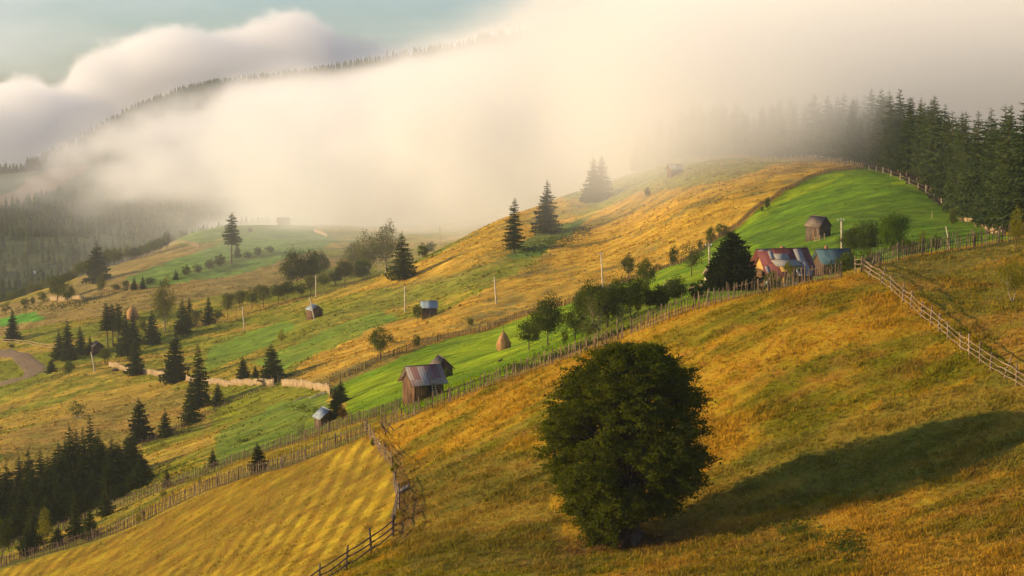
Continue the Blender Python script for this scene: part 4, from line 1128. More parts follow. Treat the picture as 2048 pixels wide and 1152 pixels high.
# second barn behind
p = at(883, 226.0)
barn("log_barn", "smaller brown plank barn with board roof, half hidden behind the tall barn", p, 3.2, 2.3, 1.75, 1.15, math.radians(-74), 'roof_wood', 'oldwood', over=0.3)
bu = broad_tree(893, 764, 18, 'bush', "low green weeds growing against the smaller barn", wpx=26, y=221)
# grey barn on the upper meadow
p = at(1636, 335.0)
barn("log_barn", "grey weathered barn alone on the upper green meadow", p, 3.9, 3.0, 2.7, 1.75, math.radians(-58), 'roof_wood', 'greywood', over=0.3)
rail_fence([at(u, y) for u, y in ((1629, 325.5), (1640, 325), (1650, 325.5))], "short pale rail pen in front of the grey barn on the meadow", 1.1, 3, 'fence_pale', 'fence_pale', over=0.1)
# little sheds
p = at(629, 462.0)
barn("field_shed", "small shed with pale gable roof behind a leaning pole on the middle pasture", p, 3.6, 3.3, 2.5, 1.25, math.radians(-60), 'roof_grey', 'redwood', cat="shed", over=0.3)
p = at(858, 395.0)
barn("field_shed", "dark shed with light blue roof beside a round tree on the golden hillside", p, 3.4, 2.6, 2.3, 1.3, math.radians(8), 'roof_blue', 'oldwood', cat="shed", over=0.3)
p = at(652, 214.0)
barn("field_shed", "low dark shed with silvery roof standing behind the dark picket fence", p, 2.1, 2.3, 1.0, 0.95, math.radians(-62), 'roof_grey', 'oldwood', cat="shed", over=0.3)
p = hit(195, 706, 350, 640)
barn("field_shed", "small dark hut among the spruces at left", p, 3.3, 3.2, 2.1, 1.3, math.radians(-62), 'roof_wood', 'oldwood', cat="shed", over=0.3)
p = at(1349, 528.0)
barn("field_shed", "pale shed fading into the fog on the crest of the orange hill", p, 3.6, 3.6, 1.9, 1.4, math.radians(20), 'roof_grey', 'redwood', cat="shed", over=0.5)
p = hit(73, 553, 800, 1300)
barn("field_shed", "tiny blue-roofed hut in the dark valley at far left", p, 4.5, 3.5, 1.8, 1.6, math.radians(5), 'roof_blue', 'oldwood', cat="shed", over=0.4)
p = hit(567, 447, 700, 1000)
barn("farmhouse", "dim farmhouse swallowed by mist beyond the far green hill", p, 5.4, 4.4, 1.7, 2.0, math.radians(24), 'roof_wood', 'greywood', cat="house", over=0.6)
p = hit(500, 464, 700, 1000)
barn("field_shed", "tiny dark hut alone on the far green hill", p, 1.7, 1.5, 1.5, 0.5, math.radians(10), 'roof_wood', 'oldwood', cat="shed", over=0.1)
p = hit(930, 425, 600, 1200)
barn("farmhouse", "house roof barely visible through thick fog behind the orange hill", p, 7.0, 5, 2.6, 2.4, math.radians(15), 'roof_grey', 'redwood', cat="house", over=0.6)

# the red-roofed chalet
rzh = math.radians(17)
ph = at(1566, 236.0); zg = ph.z
o = thing("chalet", "wooden house with patched crimson and grey sheet roof, dormer and balcony, behind the crest fence", "house", ph, rzh)
L, W, hw, hr = 6.4, 5.6, 2.75, 2.75
b = MB(); x, y = L / 2, W / 2
b.add([(-x,-y,-1.6),(x,-y,-1.6),(x,y,-1.6),(-x,y,-1.6),(-x,-y,hw),(x,-y,hw),(x,y,hw),(-x,y,hw),(-x,0,hw+hr),(x,0,hw+hr)],
      [(0,3,2,1),(0,1,5,4),(2,3,7,6),(1,2,6,5),(3,0,4,7)], [(5,6,9),(7,4,8)])
b.build("wall", M['redwood'], o)
box_part(o, "base_course", (0, 0, -0.9), (L + .12, W + .12, 1.4), 'stone')
gb = MB(); gb.add([(-x-.03,-y*.93,hw+.1),(-x-.03,y*.93,hw+.1),(-x-.03,0,hw+hr-.25),(-x,-y*.93,hw+.1),(-x,y*.93,hw+.1),(-x,0,hw+hr-.25)], [(0,1,4,3),(1,2,5,4),(2,0,3,5)], [(0,2,1),(3,4,5)])
gb.build("gable_cladding", M['yellow_wall'], o)
rf = MB(); e = W / 2 + 0.75; sl = hr / (W / 2); X0, X1 = -L / 2 - 1.0, L / 2 + 0.5
for sg in (-1, 1):
    rf.hexa([(X0,0,hw+hr+.04),(X1,0,hw+hr+.04),(X1,sg*e,hw+hr-e*sl+.04),(X0,sg*e,hw+hr-e*sl+.04),(X0,0,hw+hr+.13),(X1,0,hw+hr+.13),(X1,sg*e,hw+hr-e*sl+.13),(X0,sg*e,hw+hr-e*sl+.13)])
roof = rf.build("roof", M['roof_house'], o)
rcb = MB(); rcb.tube([(X0, 0, hw+hr+.13), (X1, 0, hw+hr+.13)], [.09, .09], 6); rcb.build("ridge_cap", M['roof_house'], roof)
def on_roof(xa, xb, fa, fb, mat, th=0.03):
    pb_ = MB(); P = []
    for dz in (.10, .13 + th):
        for xx, ff in ((xa, fa), (xb, fa), (xb, fb), (xa, fb)):
            P.append((xx, -e * ff, hw + hr - e * ff * sl + dz))
    pb_.hexa(P); return pb_.build("roof_patch", M[mat], roof)
on_roof(1.35, 2.55, 0.0, .50, 'patch'); on_roof(1.75, 2.70, 0.50, 1.0, 'patch'); on_roof(-1.9, 0.25, .19, .40, 'patch_blue', .05)
on_roof(-3.9, -2.3, 0.02, 0.07, 'patch'); on_roof(-2.6, -1.9, 0.05, .37, 'patch'); on_roof(0.7, 1.35, .85, 1.0, 'patch'); on_roof(-3.9,-3.3,.62,.85,'patch')
# dormer
dx0, dx1, dy = -1.7, 0.95, -2.95
dm = MB(); dm.add([(dx0,dy,-0.2),(dx1,dy,-0.2),(dx1,-1.2,-0.2),(dx0,-1.2,-0.2),(dx0,dy,3.55),(dx1,dy,3.55),(dx1,-1.2,4.15),(dx0,-1.2,4.15)], [(0,3,2,1),(4,5,6,7),(0,1,5,4),(1,2,6,5),(2,3,7,6),(3,0,4,7)])
dorm = dm.build("dormer", M['yellow_wall'], o)
dr = MB(); dr.hexa([(dx0-.9,dy-.35,3.5),(dx1+.3,dy-.35,3.5),(dx1+.3,-1.2,4.23),(dx0-.9,-1.2,4.23),(dx0-.9,dy-.35,3.57),(dx1+.3,dy-.35,3.57),(dx1+.3,-1.2,4.30),(dx0-.9,-1.2,4.30)])
dr.build("dormer_roof", M['patch_blue'], dorm)
for wx in (0.45,):
    wf = box_part(dorm, "window", (wx - 1.0, dy - .03, 1.9), (.7, .06, .9), 'white'); box_part(dorm, "window_pane", (wx - 1.0, dy - .07, 1.9), (.52, .03, .72), 'pane')
for wx in (-0.9, 0.4, 2.5):
    wf = box_part(o, "window", (wx, -y - .13, 0.75), (.7, .08, .85), 'white'); box_part(wf, "window_pane", (wx, -y - .19, 0.75), (.52, .03, .66), 'pane')
wf = box_part(o, "window", (-x - .06, -1.6, 0.85), (.08, .7, .95), 'white'); box_part(wf, "window_pane", (-x - .11, -1.6, 0.85), (.03, .52, .75), 'pane')
dsh = MB()
for rr_, zz in ((0.0, 0.0), ): pass
ring = [(0.42*math.cos(a), 0, 0.42*math.sin(a)) for a in np.linspace(0, 6.283, 17)[:-1]]
dsh.add([(0,0.10,0)] + ring + [(r0[0]*1.02, 0.05, r0[2]*1.02) for r0 in ring] , [(1+i, 1+(i+1)%16, 17+(i+1)%16, 17+i) for i in range(16)], [(0, 1+i, 1+(i+1)%16) for i in range(16)] + [(0, 17+(i+1)%16, 17+i) for i in range(16)])
dd = dsh.build("satellite_dish", M['white'], o); dd.location = (0.75, dy - .45, 2.9)
bk = MB(); bk.box((-x-.45, 0, 1.95), (.9, W*.62, .1)); bk.box((-x-.88, 0, 2.4), (.05, W*.62, .75)); 
bk.build("balcony", M['redwood'], o)
for yy in (-1.9, 0, 1.9): box_part(o, "balcony_post", (-x-.85, yy, .9), (.12, .12, 2.0), 'oldwood')
ch = box_part(roof, "chimney", (0.4, 1.2, hw+hr-.55), (.5, .5, 1.7), 'brick')
# blue-roofed neighbour
pn = at(1664, 262.0); rzn = math.radians(12)
barn("cottage", "low cottage with steel-blue roof beside the red-roofed house", pn, 4.4, 4.0, 1.9, 1.7, rzn, 'roof_steel', 'oldwood', cat="house", over=0.6)
box_part(bpy.data.objects["cottage"], "chimney", (-0.9, 0.3, 3.65), (.42, .42, .9), 'brick')
# small cream hut partly behind the spruce
p = at(1432, 226.0)
barn("hut", "small cream hut with brownish tiled roof behind the big dark spruce", p, 2.4, 2.0, 1.7, .7, math.radians(20), 'tile', 'render', cat="shed", over=0.25, door=False)
picket_fence([at(1376, 232), at(1410, 229)], "short pale board panel beside the cream hut", 0.85, 0.16, 0.14, 1.3, 'fence_pale', boards=True, tilt=0.01, ragged=0.03)
# hay
def haystack(u, v, hpx, wpx, label, pole=0.6, ymin=200, ymax=700):
    p = hit(u, v, ymin, ymax); k = px(p.y); h = hpx * k; r = wpx * k / 2
    o = thing("haystack", label, "haystack", p)
    g = np.random.default_rng(int(u)); n = 40; V = []; prof = [(-0.15, .80), (0, .86), (.15, 1.0), (.35, .98), (.55, .80), (.75, .54), (.9, .27), (.98, .10), (1.02, .02)]
    for j, (zz, rr) in enumerate(prof):
        for i in range(n):
            a = 2 * math.pi * i / n
            q = rr * r * (1 + g.normal(0, .05) + .05 * math.sin(3 * a + zz * 4)); V.append((q * math.cos(a), q * math.sin(a), zz * h + g.normal(0, .02)))
    Fq = [(j*n+i, j*n+(i+1)%n, (j+1)*n+(i+1)%n, (j+1)*n+i) for j in range(len(prof)-1) for i in range(n)]
    # loose straw
    m = 2600; aa = g.uniform(0, 6.28, m); zz = g.uniform(0, .97, m); rr = np.interp(zz, [q[0] for q in prof], [q[1] for q in prof]) * r
    c = np.stack([rr*np.cos(aa), rr*np.sin(aa), zz*h], 1); d = np.stack([np.cos(aa)*.08, np.sin(aa)*.08, -np.ones(m)*.28], 1) * g.uniform(.4, 1.5, (m, 1)); sd = np.stack([-np.sin(aa), np.cos(aa), 0*aa], 1) * .03
    S = np.stack([c - sd, c + sd, c + d], 1).reshape(-1, 3)
    link("hay", mesh_np("hay", np.concatenate([np.array(V), S]), [np.array(Fq), np.arange(3*m).reshape(m, 3) + len(V)], M['hay'], True), o)
    b = MB(); b.tube([(0, 0, 0), (0.03, 0, h * (1 + pole))], [0.05, 0.035], 5); b.build("pole", M['bark'], o)
    return o
haystack(1007, 698, 36, 28, "pointed haystack with a tall pole on the bright green meadow", .62, 200, 400)
haystack(265, 637, 26, 24, "reddish haystack behind the spruces on the left pasture", .15, 400, 700)
# wooden frame for drying hay
p = hit(1337, 580, 190, 330); b = MB()
o = thing("feeding_frame", "small wooden frame with a dark bundle, in the green orchard", "frame", p)
for xx, yy in ((-.75,-.5),(.0,-.5),(.75,-.4),(-.2,.5),(.75,.5)):
    b = MB(); b.tube([(xx, yy, -.2), (xx, yy, 1.5)], [.055, .045], 5); b.build("post", M['pole'], o)
b = MB(); b.tube([(-.8,-.5,.75),(.8,-.4,.75)],[.04,.04],5); b.tube([(-.8,-.5,.35),(.8,-.4,.4)],[.04,.04],5); b.tube([(-.75,-.5,1.1),(-.1,-.2,.1)],[.05,.05],5); b.build("rail", M['pole'], o)
haybun = MB(); haybun.tube([(0.05,0,.1),(0.3,0,.5),(0.45,0,.95),(0.5,0,1.2)],[.35,.5,.35,.1],9); haybun.build("bundle", M['hay'], o)

# ------------------------------------------------------------------ poles
def utility_pole(u, vb, vt, label, ymin, ymax, y=None, leanx=0.0, arm=False, group=None):
    p = at(u, y) if y else hit(u, vb, ymin, ymax); h = (vb - vt) * px(p.y)
    o = thing("utility_pole", label, "pole", p, 0, group)
    b = MB(); b.tube([(0, 0, -.6), (leanx * h * .5, 0, h * .5), (leanx * h, 0, h)], [.20, .17, .13], 8); b.build("shaft", M['pole'], o)
    if arm:
        b = MB(); b.tube([(leanx * h - .7, -.12, h * .94), (leanx * h + .5, -.12, h * .94)], [.05, .05], 5); b.build("crossarm", M['pole'], o)
        for s in (-.6, .4):
            b = MB(); b.tube([(leanx * h + s, -.12, h * .94), (leanx * h + s, -.12, h * .94 + .28)], [.07, .05], 6); b.build("insulator", M['white'], o)
    return o
utility_pole(632, 594, 550, "pale pole on the crest among the willow row", 400, 600)
utility_pole(630, 641, 593, "leaning pole in front of the small blue-roofed shed", 0, 0, y=452, leanx=-0.23)
utility_pole(810, 624, 571, "pale pole on the golden hillside left of the shed with the round tree", 300, 520)
utility_pole(993, 608, 553, "slightly leaning pale pole on the golden hillside below the small spruce", 300, 520, leanx=-0.08)
utility_pole(1206, 600, 525, "pale pole rising behind the orchard trees", 0, 0, y=372, leanx=-0.06, arm=True)
utility_pole(1420, 540, 487, "short pale pole between the bare apple tree and the big spruce", 200, 400, leanx=-0.05, arm=True)
utility_pole(1684, 515, 444, "tall pale pole right of the grey barn", 0, 0, y=290, leanx=-0.04, arm=True)
utility_pole(489, 659, 613, "pale pole on the pasture below the willow row", 350, 560, leanx=-0.08)
utility_pole(758, 544, 505, "pole beside the broad misty spruce", 380, 620)
utility_pole(880, 493, 452, "thin grey pole in the mist above the golden hillside", 500, 800)
utility_pole(190, 744, 703, "thin dark leaning pole below the hut at left", 350, 560, leanx=-0.17)
utility_pole(1013, 396, 372, "faint pole almost lost in fog above the hill", 560, 900)
for u, v, t in ((983, 441, "left"), (1133, 388, "right")):
    p = hit(u, v, 500, 700); b = MB(); b.tube([(0,0,-.2),(0,0,1.3)],[.10,.09],6); q = b.build("marker_post", M['white']); q.location = p
    tag(q, "short white post on the foggy crest, %s of the two" % t, "post")
p = hit(1864, 437, 200, 500); b = MB(); b.tube([(0,0,-.2),(0,0,1.6)],[.06,.05],6); q = b.build("stake", M['pole']); q.location = p; tag(q, "single stake standing in the upper green meadow", "post")

# ------------------------------------------------------------------ logs and litter
def log_pile(u, v, label, n=7, L=2.0, ymin=90, ymax=600, mat='pole', r=0.09):
    p = hit(u, v, ymin, ymax); o = thing("log_pile", label, "logs", p)
    for i in range(n):
        a = R.gauss(0.2, 0.45); l = L * R.uniform(.5, 1.1); x0 = R.uniform(-L * .5, L * .5); y0 = R.uniform(-.5, .5)
        A = (x0 - math.cos(a) * l / 2, y0 - math.sin(a) * l / 2); Bp = (x0 + math.cos(a) * l / 2, y0 + math.sin(a) * l / 2)
        b = MB(); b.tube([(A[0], A[1], float(H(p.x + A[0], p.y + A[1])) - p.z + r), (Bp[0], Bp[1], float(H(p.x + Bp[0], p.y + Bp[1])) - p.z + r + R.uniform(0, .25))], [r, r * .8], 6)
        b.build("log", M[mat], o)
    return o
log_pile(642, 789, "scattered pale logs below the bright board fence", 9, 2.6, 220, 420)
log_pile(612, 794, "few thin poles lying on the pasture left of the scattered logs", 3, 2.6, 220, 420, 'pole', .05)
log_pile(805, 984, "small heap of cut logs beside the crooked rail fence", 8, .7, 90, 160, 'bark_pale', .10)
log_pile(340, 766, "pale stones and logs at the foot of the broad spruce", 4, 1.5, 300, 460, 'pole', .12)
log_pile(160, 835, "thin pale branches on the ground by the misty shrub at left", 4, 2.2, 260, 420, 'pole', .05)
log_pile(1002, 723, "two dark stumps lying in the green meadow below the haystack", 2, .6, 180, 300, 'oldwood', .12)
b = MB(); b.tube([(-.9,-.1,.55),(-.3,0,.75),(.6,.05,.7),(.95,.05,.5)],[.18,.38,.36,.2],10); 
p = hit(230, 745, 350, 460); q = b.build("boulder", M['oldwood'], None, True); q.location = p; tag(q, "dark rounded lump beside the start of the sunlit board fence", "boulder")
# bird
b = MB(); b.add([(0,0,0),(.5,.1,.22),(1.0,0,.05),(.45,-.1,.12),(-.5,.1,.22),(-1.0,0,.05),(-.45,-.1,.12),(0,.45,0),(0,-.5,.03)], [(0,1,2,3),(0,6,5,4)], [(7,0,1),(7,4,0),(8,3,0),(8,0,6)])
yb = 900.0; tb_ = float(v_to_t(4)); q = b.build("bird", M['dark']); q.location = (float(s_of(601, tb_)) * yb, yb, tb_ * yb)
tag(q, "tiny dark bird in the sky above the fog", "bird")

# ------------------------------------------------------------------ dirt road at left
def ribbon(name, pts, widths, mat, lift=0.06, **kw):
    V = []; n = len(pts)
    P = [np.array([p[0], p[1]]) for p in pts]
    PP = []; WW = []
    for i in range(n - 1):
        for f in np.linspace(0, 1, 9)[:-1]: PP.append(P[i] * (1 - f) + P[i + 1] * f); WW.append(widths[i] * (1 - f) + widths[i + 1] * f)
    PP.append(P[-1]); WW.append(widths[-1]); PP = np.array(PP)
    for _ in range(12): PP[1:-1] = PP[:-2] * .25 + PP[1:-1] * .5 + PP[2:] * .25
    K = 9
    for i in range(len(PP)):
        d = PP[min(i + 1, len(PP) - 1)] - PP[max(i - 1, 0)]; d /= np.linalg.norm(d) + 1e-9; nn = np.array([-d[1], d[0]])
        for k in range(K):
            q = PP[i] + nn * WW[i] * ((k / (K - 1)) - .5); e = abs(k / (K - 1) - .5) * 2
            V.append((q[0], q[1], float(H(q[0], q[1])) + lift + (0.05 if e < .9 else -0.25)))
    Fq = [(i*K+k, i*K+k+1, (i+1)*K+k+1, (i+1)*K+k) for i in range(len(PP)-1) for k in range(K-1)]
    return tag(link(name, mesh_np(name, np.array(V), np.array(Fq), mat, True)), kind="structure", **kw)
md, t = mat_new("dirt")
pos_ = t.n('ShaderNodeNewGeometry').outputs['Position']
out_bsdf(t, t.mix(t.noise(pos_, .6, 5, .7), (.13, .085, .045), (.26, .18, .10)), .95)
ribbon("dirt_road", [hit(u, v, 330, 640) for u, v in ((-70,704),(-20,702),(20,708),(50,720),(72,736),(68,748),(40,758),(0,768),(-60,785))], [6,6,6,6,7,7,6,6,6], md)

# ------------------------------------------------------------------ trees
hero_tree()
spruce_tree(1465, 588, 120, 'wide', "big dark spreading spruce left of the red-roofed house", wpx=118, y=214)
spruce_tree(1028, 506, 112, 'tall', "slim spruce, leftmost of the three along the orange hill", wpx=38, ymin=300)
spruce_tree(1093, 466, 108, 'a', "full spruce in the middle of the three along the orange hill", wpx=52, ymin=300)
spruce_tree(1187, 404, 92, 'a', "left stem of the misty pair of spruces at the top of the hill", wpx=46, ymin=300)
spruce_tree(1201, 401, 90, 'b', "right stem of the misty pair of spruces at the top of the hill", wpx=50, ymin=300)
spruce_tree(805, 558, 98, 'pale', "broad misty spruce where the stream trees end", wpx=58, ymin=300)  # paler needles put the haze over this tree into its colour
spruce_tree(463, 528, 104, 'bare', "tall ragged spruce standing alone on the far green hill", wpx=34, ymin=500)
spruce_tree(197, 564, 84, 'c', "broad pale spruce on the far ochre hill", wpx=50, ymin=500)
spruce_tree(26, 680, 64, 'a', "compact spruce at the left edge above the pale pole fence", wpx=32, ymin=300)
for u, v, h, w, k, lb in ((120,720,62,34,'b',"left shorter spruce of the clump beside the dirt road"),(136,722,88,40,'a',"tallest spruce of the clump beside the dirt road"),
    (162,710,62,28,'b',"spruce at the right side of the clump beside the dirt road"),(181,705,36,16,'b',"smallest spruce of the clump, next to the dark hut")):
    spruce_tree(u, v, h, k, lb, wpx=w, ymin=330)
for u, v, h, w, k, lb in ((216,697,94,26,'bare',"bare-stemmed spruce, leftmost in the tall stand"),(226,694,90,26,'bare',"bare-stemmed spruce, second in the tall stand"),
    (236,700,98,30,'bare',"bare-stemmed spruce in the middle of the tall stand"),(252,712,96,40,'a',"full dark spruce in front of the tall stand"),
    (266,690,70,34,'b',"spruce at the right of the tall stand, before the haystack"),(271,751,92,40,'a',"spruce standing in front of the sunlit board fence"),
    (304,690,76,34,'a',"pointed spruce right of the tall stand"),(366,668,76,34,'a',"spruce right of the pale birch"),(380,655,62,26,'b',"spruce just behind the one right of the birch"),
    (418,650,60,28,'b',"small dark spruce by the stream fence"),(352,764,104,50,'c',"broad dark spruce at the end of the curved board fence"),
    (400,815,132,46,'b',"tallest spruce of the trio on the middle pasture"),(383,850,100,42,'b',"left front spruce of the trio on the middle pasture"),
    (104,746,30,22,'c',"little spruce below the dirt road"),(435,812,50,30,'pale',"small greenish spruce right of the tall trio"),
    (487,758,50,28,'a',"small spruce behind the pale board fence"),(511,756,26,20,'b',"tiny spruce behind the pale board fence"),
    (546,762,78,50,'c',"stout spruce behind the pale board fence"),(284,884,92,52,'c',"full spruce above the dark corner wood"),
    (331,876,62,32,'a',"smaller spruce beside the grey stick fence"),(426,934,40,22,'pale',"sapling spruce above the upper dark fence"),
    (334,974,40,20,'pale',"sapling spruce behind the upper fence near the dark wood"),(519,942,60,38,'c',"dark young spruce on the golden strip between the fences"),
    (681,808,50,40,'a',"spruce at the corner of the green meadow"),(672,838,64,36,'b',"spruce in front, by the low silvery-roofed shed"),
    (268,580,28,14,'b',"tiny spruce, left of two by the far fence"),(286,578,28,14,'b',"tiny spruce, right of two by the far fence"),
    (352,560,22,12,'b',"tiny spruce in the far bushes, leftmost"),(475,515,30,16,'b',"small spruce right of the tall ragged one"),
    (213,1032,75,34,'pale',"slender pale spruce beside the upper fence in front of the dark wood")):
    spruce_tree(u, v, h, k, lb, wpx=w, ymin=185 if v < 930 else 150)
spruce_tree(68, 1092, 112, 'pale', "pale green spruce at the front of the dark corner wood", wpx=52, y=195)
spruce_tree(152, 1095, 100, 'pale', "slim young spruce by the fence in the lower left", wpx=36, y=188)
spruce_tree(180, 1088, 70, 'b', "dark young spruce at the lower fence, right of the slim one", wpx=38, y=184)
spruce_tree(57, 1125, 60, 'b', "dark low spruce in the bottom left corner by the fence", wpx=40, y=189)
spruce_tree(117, 1103, 40, 'c', "squat dark spruce by the lower fence", wpx=34, y=187)
# dark wood in the lower left corner
cw = [(-40,905,232,49),(2,925,246,47),(20,918,238,52),(42,903,252,48),(64,890,232,47),(84,893,246,52),(100,905,238,60),(113,896,252,58),(120,872,232,58),(132,868,246,49),(142,836,238,54),(155,850,252,50),(170,845,232,48),(184,822,246,47),(196,850,238,49),(208,880,252,60),(226,867,232,59),(240,880,246,58),(258,864,238,58),(268,872,252,49),(284,905,232,50),(-38,978,226,45),(-21,975,230,46),(-9,951,230,54),(5,952,230,54),(32,965,226,49),(42,962,222,47),(65,917,222,49),(84,946,230,49),(94,974,222,44),(117,953,226,47),(128,959,226,51),(143,934,222,52),(161,949,222,45),(186,932,222,44),(200,968,226,52),(220,916,226,47),(227,954,230,52),(243,952,226,47),(263,950,222,47),(277,917,222,48),(-35,1048,214,46),(-20,1043,214,40),(0,1010,214,48),(32,1025,218,53),(49,1020,218,49),(75,980,218,45),(96,986,214,49),(126,975,214,40),(148,974,214,50),(174,972,218,40),(206,982,218,53),(226,992,214,46),(241,963,214,44)]   # column, row of the top, distance, width
for i, (u, vt, y, w) in enumerate(cw):
    p = at(u, y); k = R.choice(['a', 'b', 'c']); h = float(t_to_v(p.z / p.y)) - vt
    sc = h * px(y) / 12.0; base = {'a': 2.7, 'b': 2.2, 'c': 3.1}[k]
    place_meshes("spruce_tree", SPR[k], p, sc, R.uniform(0, 6.28), "dark spruce crowded in the wood at the lower left corner", "tree", "spruces of the dark corner wood", sxy=w * 1.15 * px(y) / (2.05 * base * sc))

B = broad_tree
B(760, 717, 68, 'round', "round leafy tree alone beside the upper meadow fence", wpx=54, ymin=230)
B(834, 694, 26, 'bush', "small bush on the meadow fence right of the lone round tree", wpx=16, ymin=230)
B(941, 652, 17, 'bush', "tiny green bush above the meadow fence", wpx=15, ymin=250)
B(836, 636, 38, 'tall', "leafy tree leaning on the light blue shed", wpx=26, y=392)
B(563, 687, 28, 'yellow', "little tree on a bank of the middle pasture", wpx=22, ymin=330)
B(600, 878, 44, 'bush_bare', "nearly bare spreading bush by the low silvery-roofed shed", wpx=56, y=206)
B(686, 842, 34, 'rust', "reddish young tree at the corner of the green meadow", wpx=22, y=204)
B(138, 754, 36, 'round', "small round tree below the dirt road", wpx=28, ymin=330)
B(210, 728, 34, 'round', "round yellow-green tree at the start of the sunlit board fence", wpx=32, ymin=330)
B(155, 834, 34, 'bush_pale', "pale misty shrub on the lower left pasture", wpx=40, ymin=260)
B(330, 664, 116, 'birch', "tall pale birch with drooping crown", wpx=50, ymin=400)
B(114, 604, 56, 'round2', "dark round tree, left of the pair before the orange fence", wpx=42, ymin=400)
B(136, 610, 46, 'round', "rounder paler tree, right of the pair before the orange fence", wpx=38, ymin=400)
B(10, 628, 28, 'bush_pale', "misty shrub at the left edge", wpx=26, ymin=400)
B(50, 612, 16, 'bush_dark', "low dark shrub on the left slope", wpx=24, ymin=400)
B(66, 610, 18, 'bush_dark', "narrow shrub beside the low dark one on the left slope", wpx=12, ymin=400)
B(86, 602, 20, 'bush', "green shrub left of the dark round tree", wpx=24, ymin=400)
B(203, 592, 48, 'birch', "pale young birch under the broad pale spruce", wpx=22, ymin=450)
for u, v, h, w, k, lb in ((480,622,46,34,'pollard',"pale pollard willow, left end of the stream row"),(504,620,48,32,'pollard2',"pollard willow, second in the stream row"),(527,616,52,40,'pollard',"round willow, third in the stream row"),
    (556,602,36,40,'round2',"low dark tree in the stream row"),(575,598,40,40,'dark',"dark bushy tree in the middle of the stream row"),(602,596,32,28,'round',"small tree left of the pale pole in the stream row"),
    (622,592,46,30,'pollard',"pale round-headed willow behind the pole"),(648,582,42,34,'pollard2',"willow right of the pole in the stream row"),
    (456,636,56,30,'pollard',"tall loose willow at the lower end of the stream row"),(437,648,34,24,'pollard2',"short willow by the small dark spruce"),(393,660,46,30,'pollard',"willow between two spruces of the stream row"),(285,672,40,20,'pollard2',"misty willow behind the pointed spruce")):
    B(u, v, h, k, lb, wpx=w, ymin=380)
for u, v, h, w, k, lb in ((585,585,92,52,'dark',"big dark hazy tree above the stream row, left of two"),(618,578,84,56,'round2',"big dark hazy tree above the stream row, right of two"),
    (690,566,50,52,'dark',"dark hazy tree mid-way along the stream"),(672,572,34,36,'round2',"low hazy tree left of the dark one along the stream"),(724,560,44,36,'bright',"lighter green hazy tree along the stream"),
    (738,552,90,60,'birch',"tall dim tree in the mist by the pole"),(772,545,104,62,'birch',"tallest pale tree rising into the mist beside the broad spruce"),(708,548,70,46,'birch',"dim tall tree behind the stream in mist"),
    (846,516,30,32,'bush_dark',"dark bush beyond the broad misty spruce"),(862,505,22,24,'bush_dark',"smaller bush further up the misty crest"),(640,560,60,44,'dark',"dim tree behind the dark pair in the mist")):
    B(u, v, h, k, lb, wpx=w, ymin=400, y=None if v > 540 else (575 if u < 800 else None))
# bushes along the foot of the far hill
for u, v, h, w in ((300,570,16,26),(372,552,22,22),(395,546,18,24),(420,538,20,26),(440,534,26,26),(495,518,16,22),(515,512,18,24),(540,506,14,22),(252,574,14,20),(232,580,12,20)):
    B(u, v, h, 'bush_dark', "low dark bush in the hedge along the foot of the far hill", wpx=w, group="bushes along the far hill fence", ymin=450)
# young trees lining the valley behind the far hill
for i, u in enumerate(range(8, 345, 13)):
    vv = np.interp(u, [0, 100, 200, 260, 350], [600, 566, 528, 505, 470])
    p = at(u, 745 + R.uniform(0, 25)); k = R.choice(['birch', 'round', 'dark'])
    pr, h0, w0 = BRD[k]; sc = R.uniform(26, 44) * px(p.y) / h0
    place_meshes("leafy_tree", pr, p, sc, R.uniform(0, 6.28), "dim valley tree peeping over the crest of the far ochre hill", "tree", "trees in the valley behind the far hill")
# orchard
for u, v, h, w, k, lb in ((1095,692,110,84,'dark',"large spreading orchard tree right of the haystack"),(1058,701,68,52,'round2',"round dark tree nearest the haystack"),
    (1150,680,72,62,'round',"orchard tree between the haystack trees and the willow thicket"),(1186,662,108,86,'dark',"tall dark orchard tree in the middle"),
    (1215,660,96,60,'round2',"dark orchard tree behind the willow thicket"),(1193,706,84,86,'willow',"grey-green many-stemmed willow leaning beside the stick fence"),
    (1240,690,60,60,'willow',"thin pale thicket at the fence right of the leaning willow"),(1262,652,92,66,'round2',"orchard tree with dark trunk right of the willow"),
    (1280,615,60,44,'tall',"orchard tree behind the dark-trunked one"),
    (1276,662,40,16,'yellow',"small yellow tree at the stick fence"),(1130,688,32,16,'bush',"little shrub under the orchard trees"),(1212,690,36,12,'bush_yellow',"yellowish shrub sprouting at the fence"),
    (1348,645,64,66,'dark',"spreading tree leaning over the stick fence, left of the big spruce"),(1318,640,52,50,'bush_dark',"dark thicket behind the stick fence left of the spreading tree"),
    (1395,612,42,48,'bush_dark',"dark thicket at the foot of the big spruce"),
    (1256,562,56,32,'tall',"slim tree, left of two beside the rail pen"),(1292,588,76,46,'tall',"leafy tree, right of two beside the rail pen"),
    (1383,553,76,62,'sparse',"sparse old apple tree on the green slope"),(1347,532,42,24,'bush_dark',"dark bush at the meadow fence, lower of the fence bushes"),
    (1421,487,34,22,'bush',"round bush at the meadow fence above the apple tree"),(1400,502,24,12,'bush_dark',"thin bush at the meadow fence"),(1443,472,26,30,'bush',"loose bush at the meadow fence above the big spruce"),
    (1535,418,24,16,'bush_dark',"small dark shrub on the meadow fence below the fog"),(1524,424,12,8,'bush_dark',"tiny shrub on the meadow fence"),
    (1295,393,20,14,'juniper',"lone dark juniper on the orange hill")):
    B(u, v, h, k, lb, wpx=w, ymin=185)
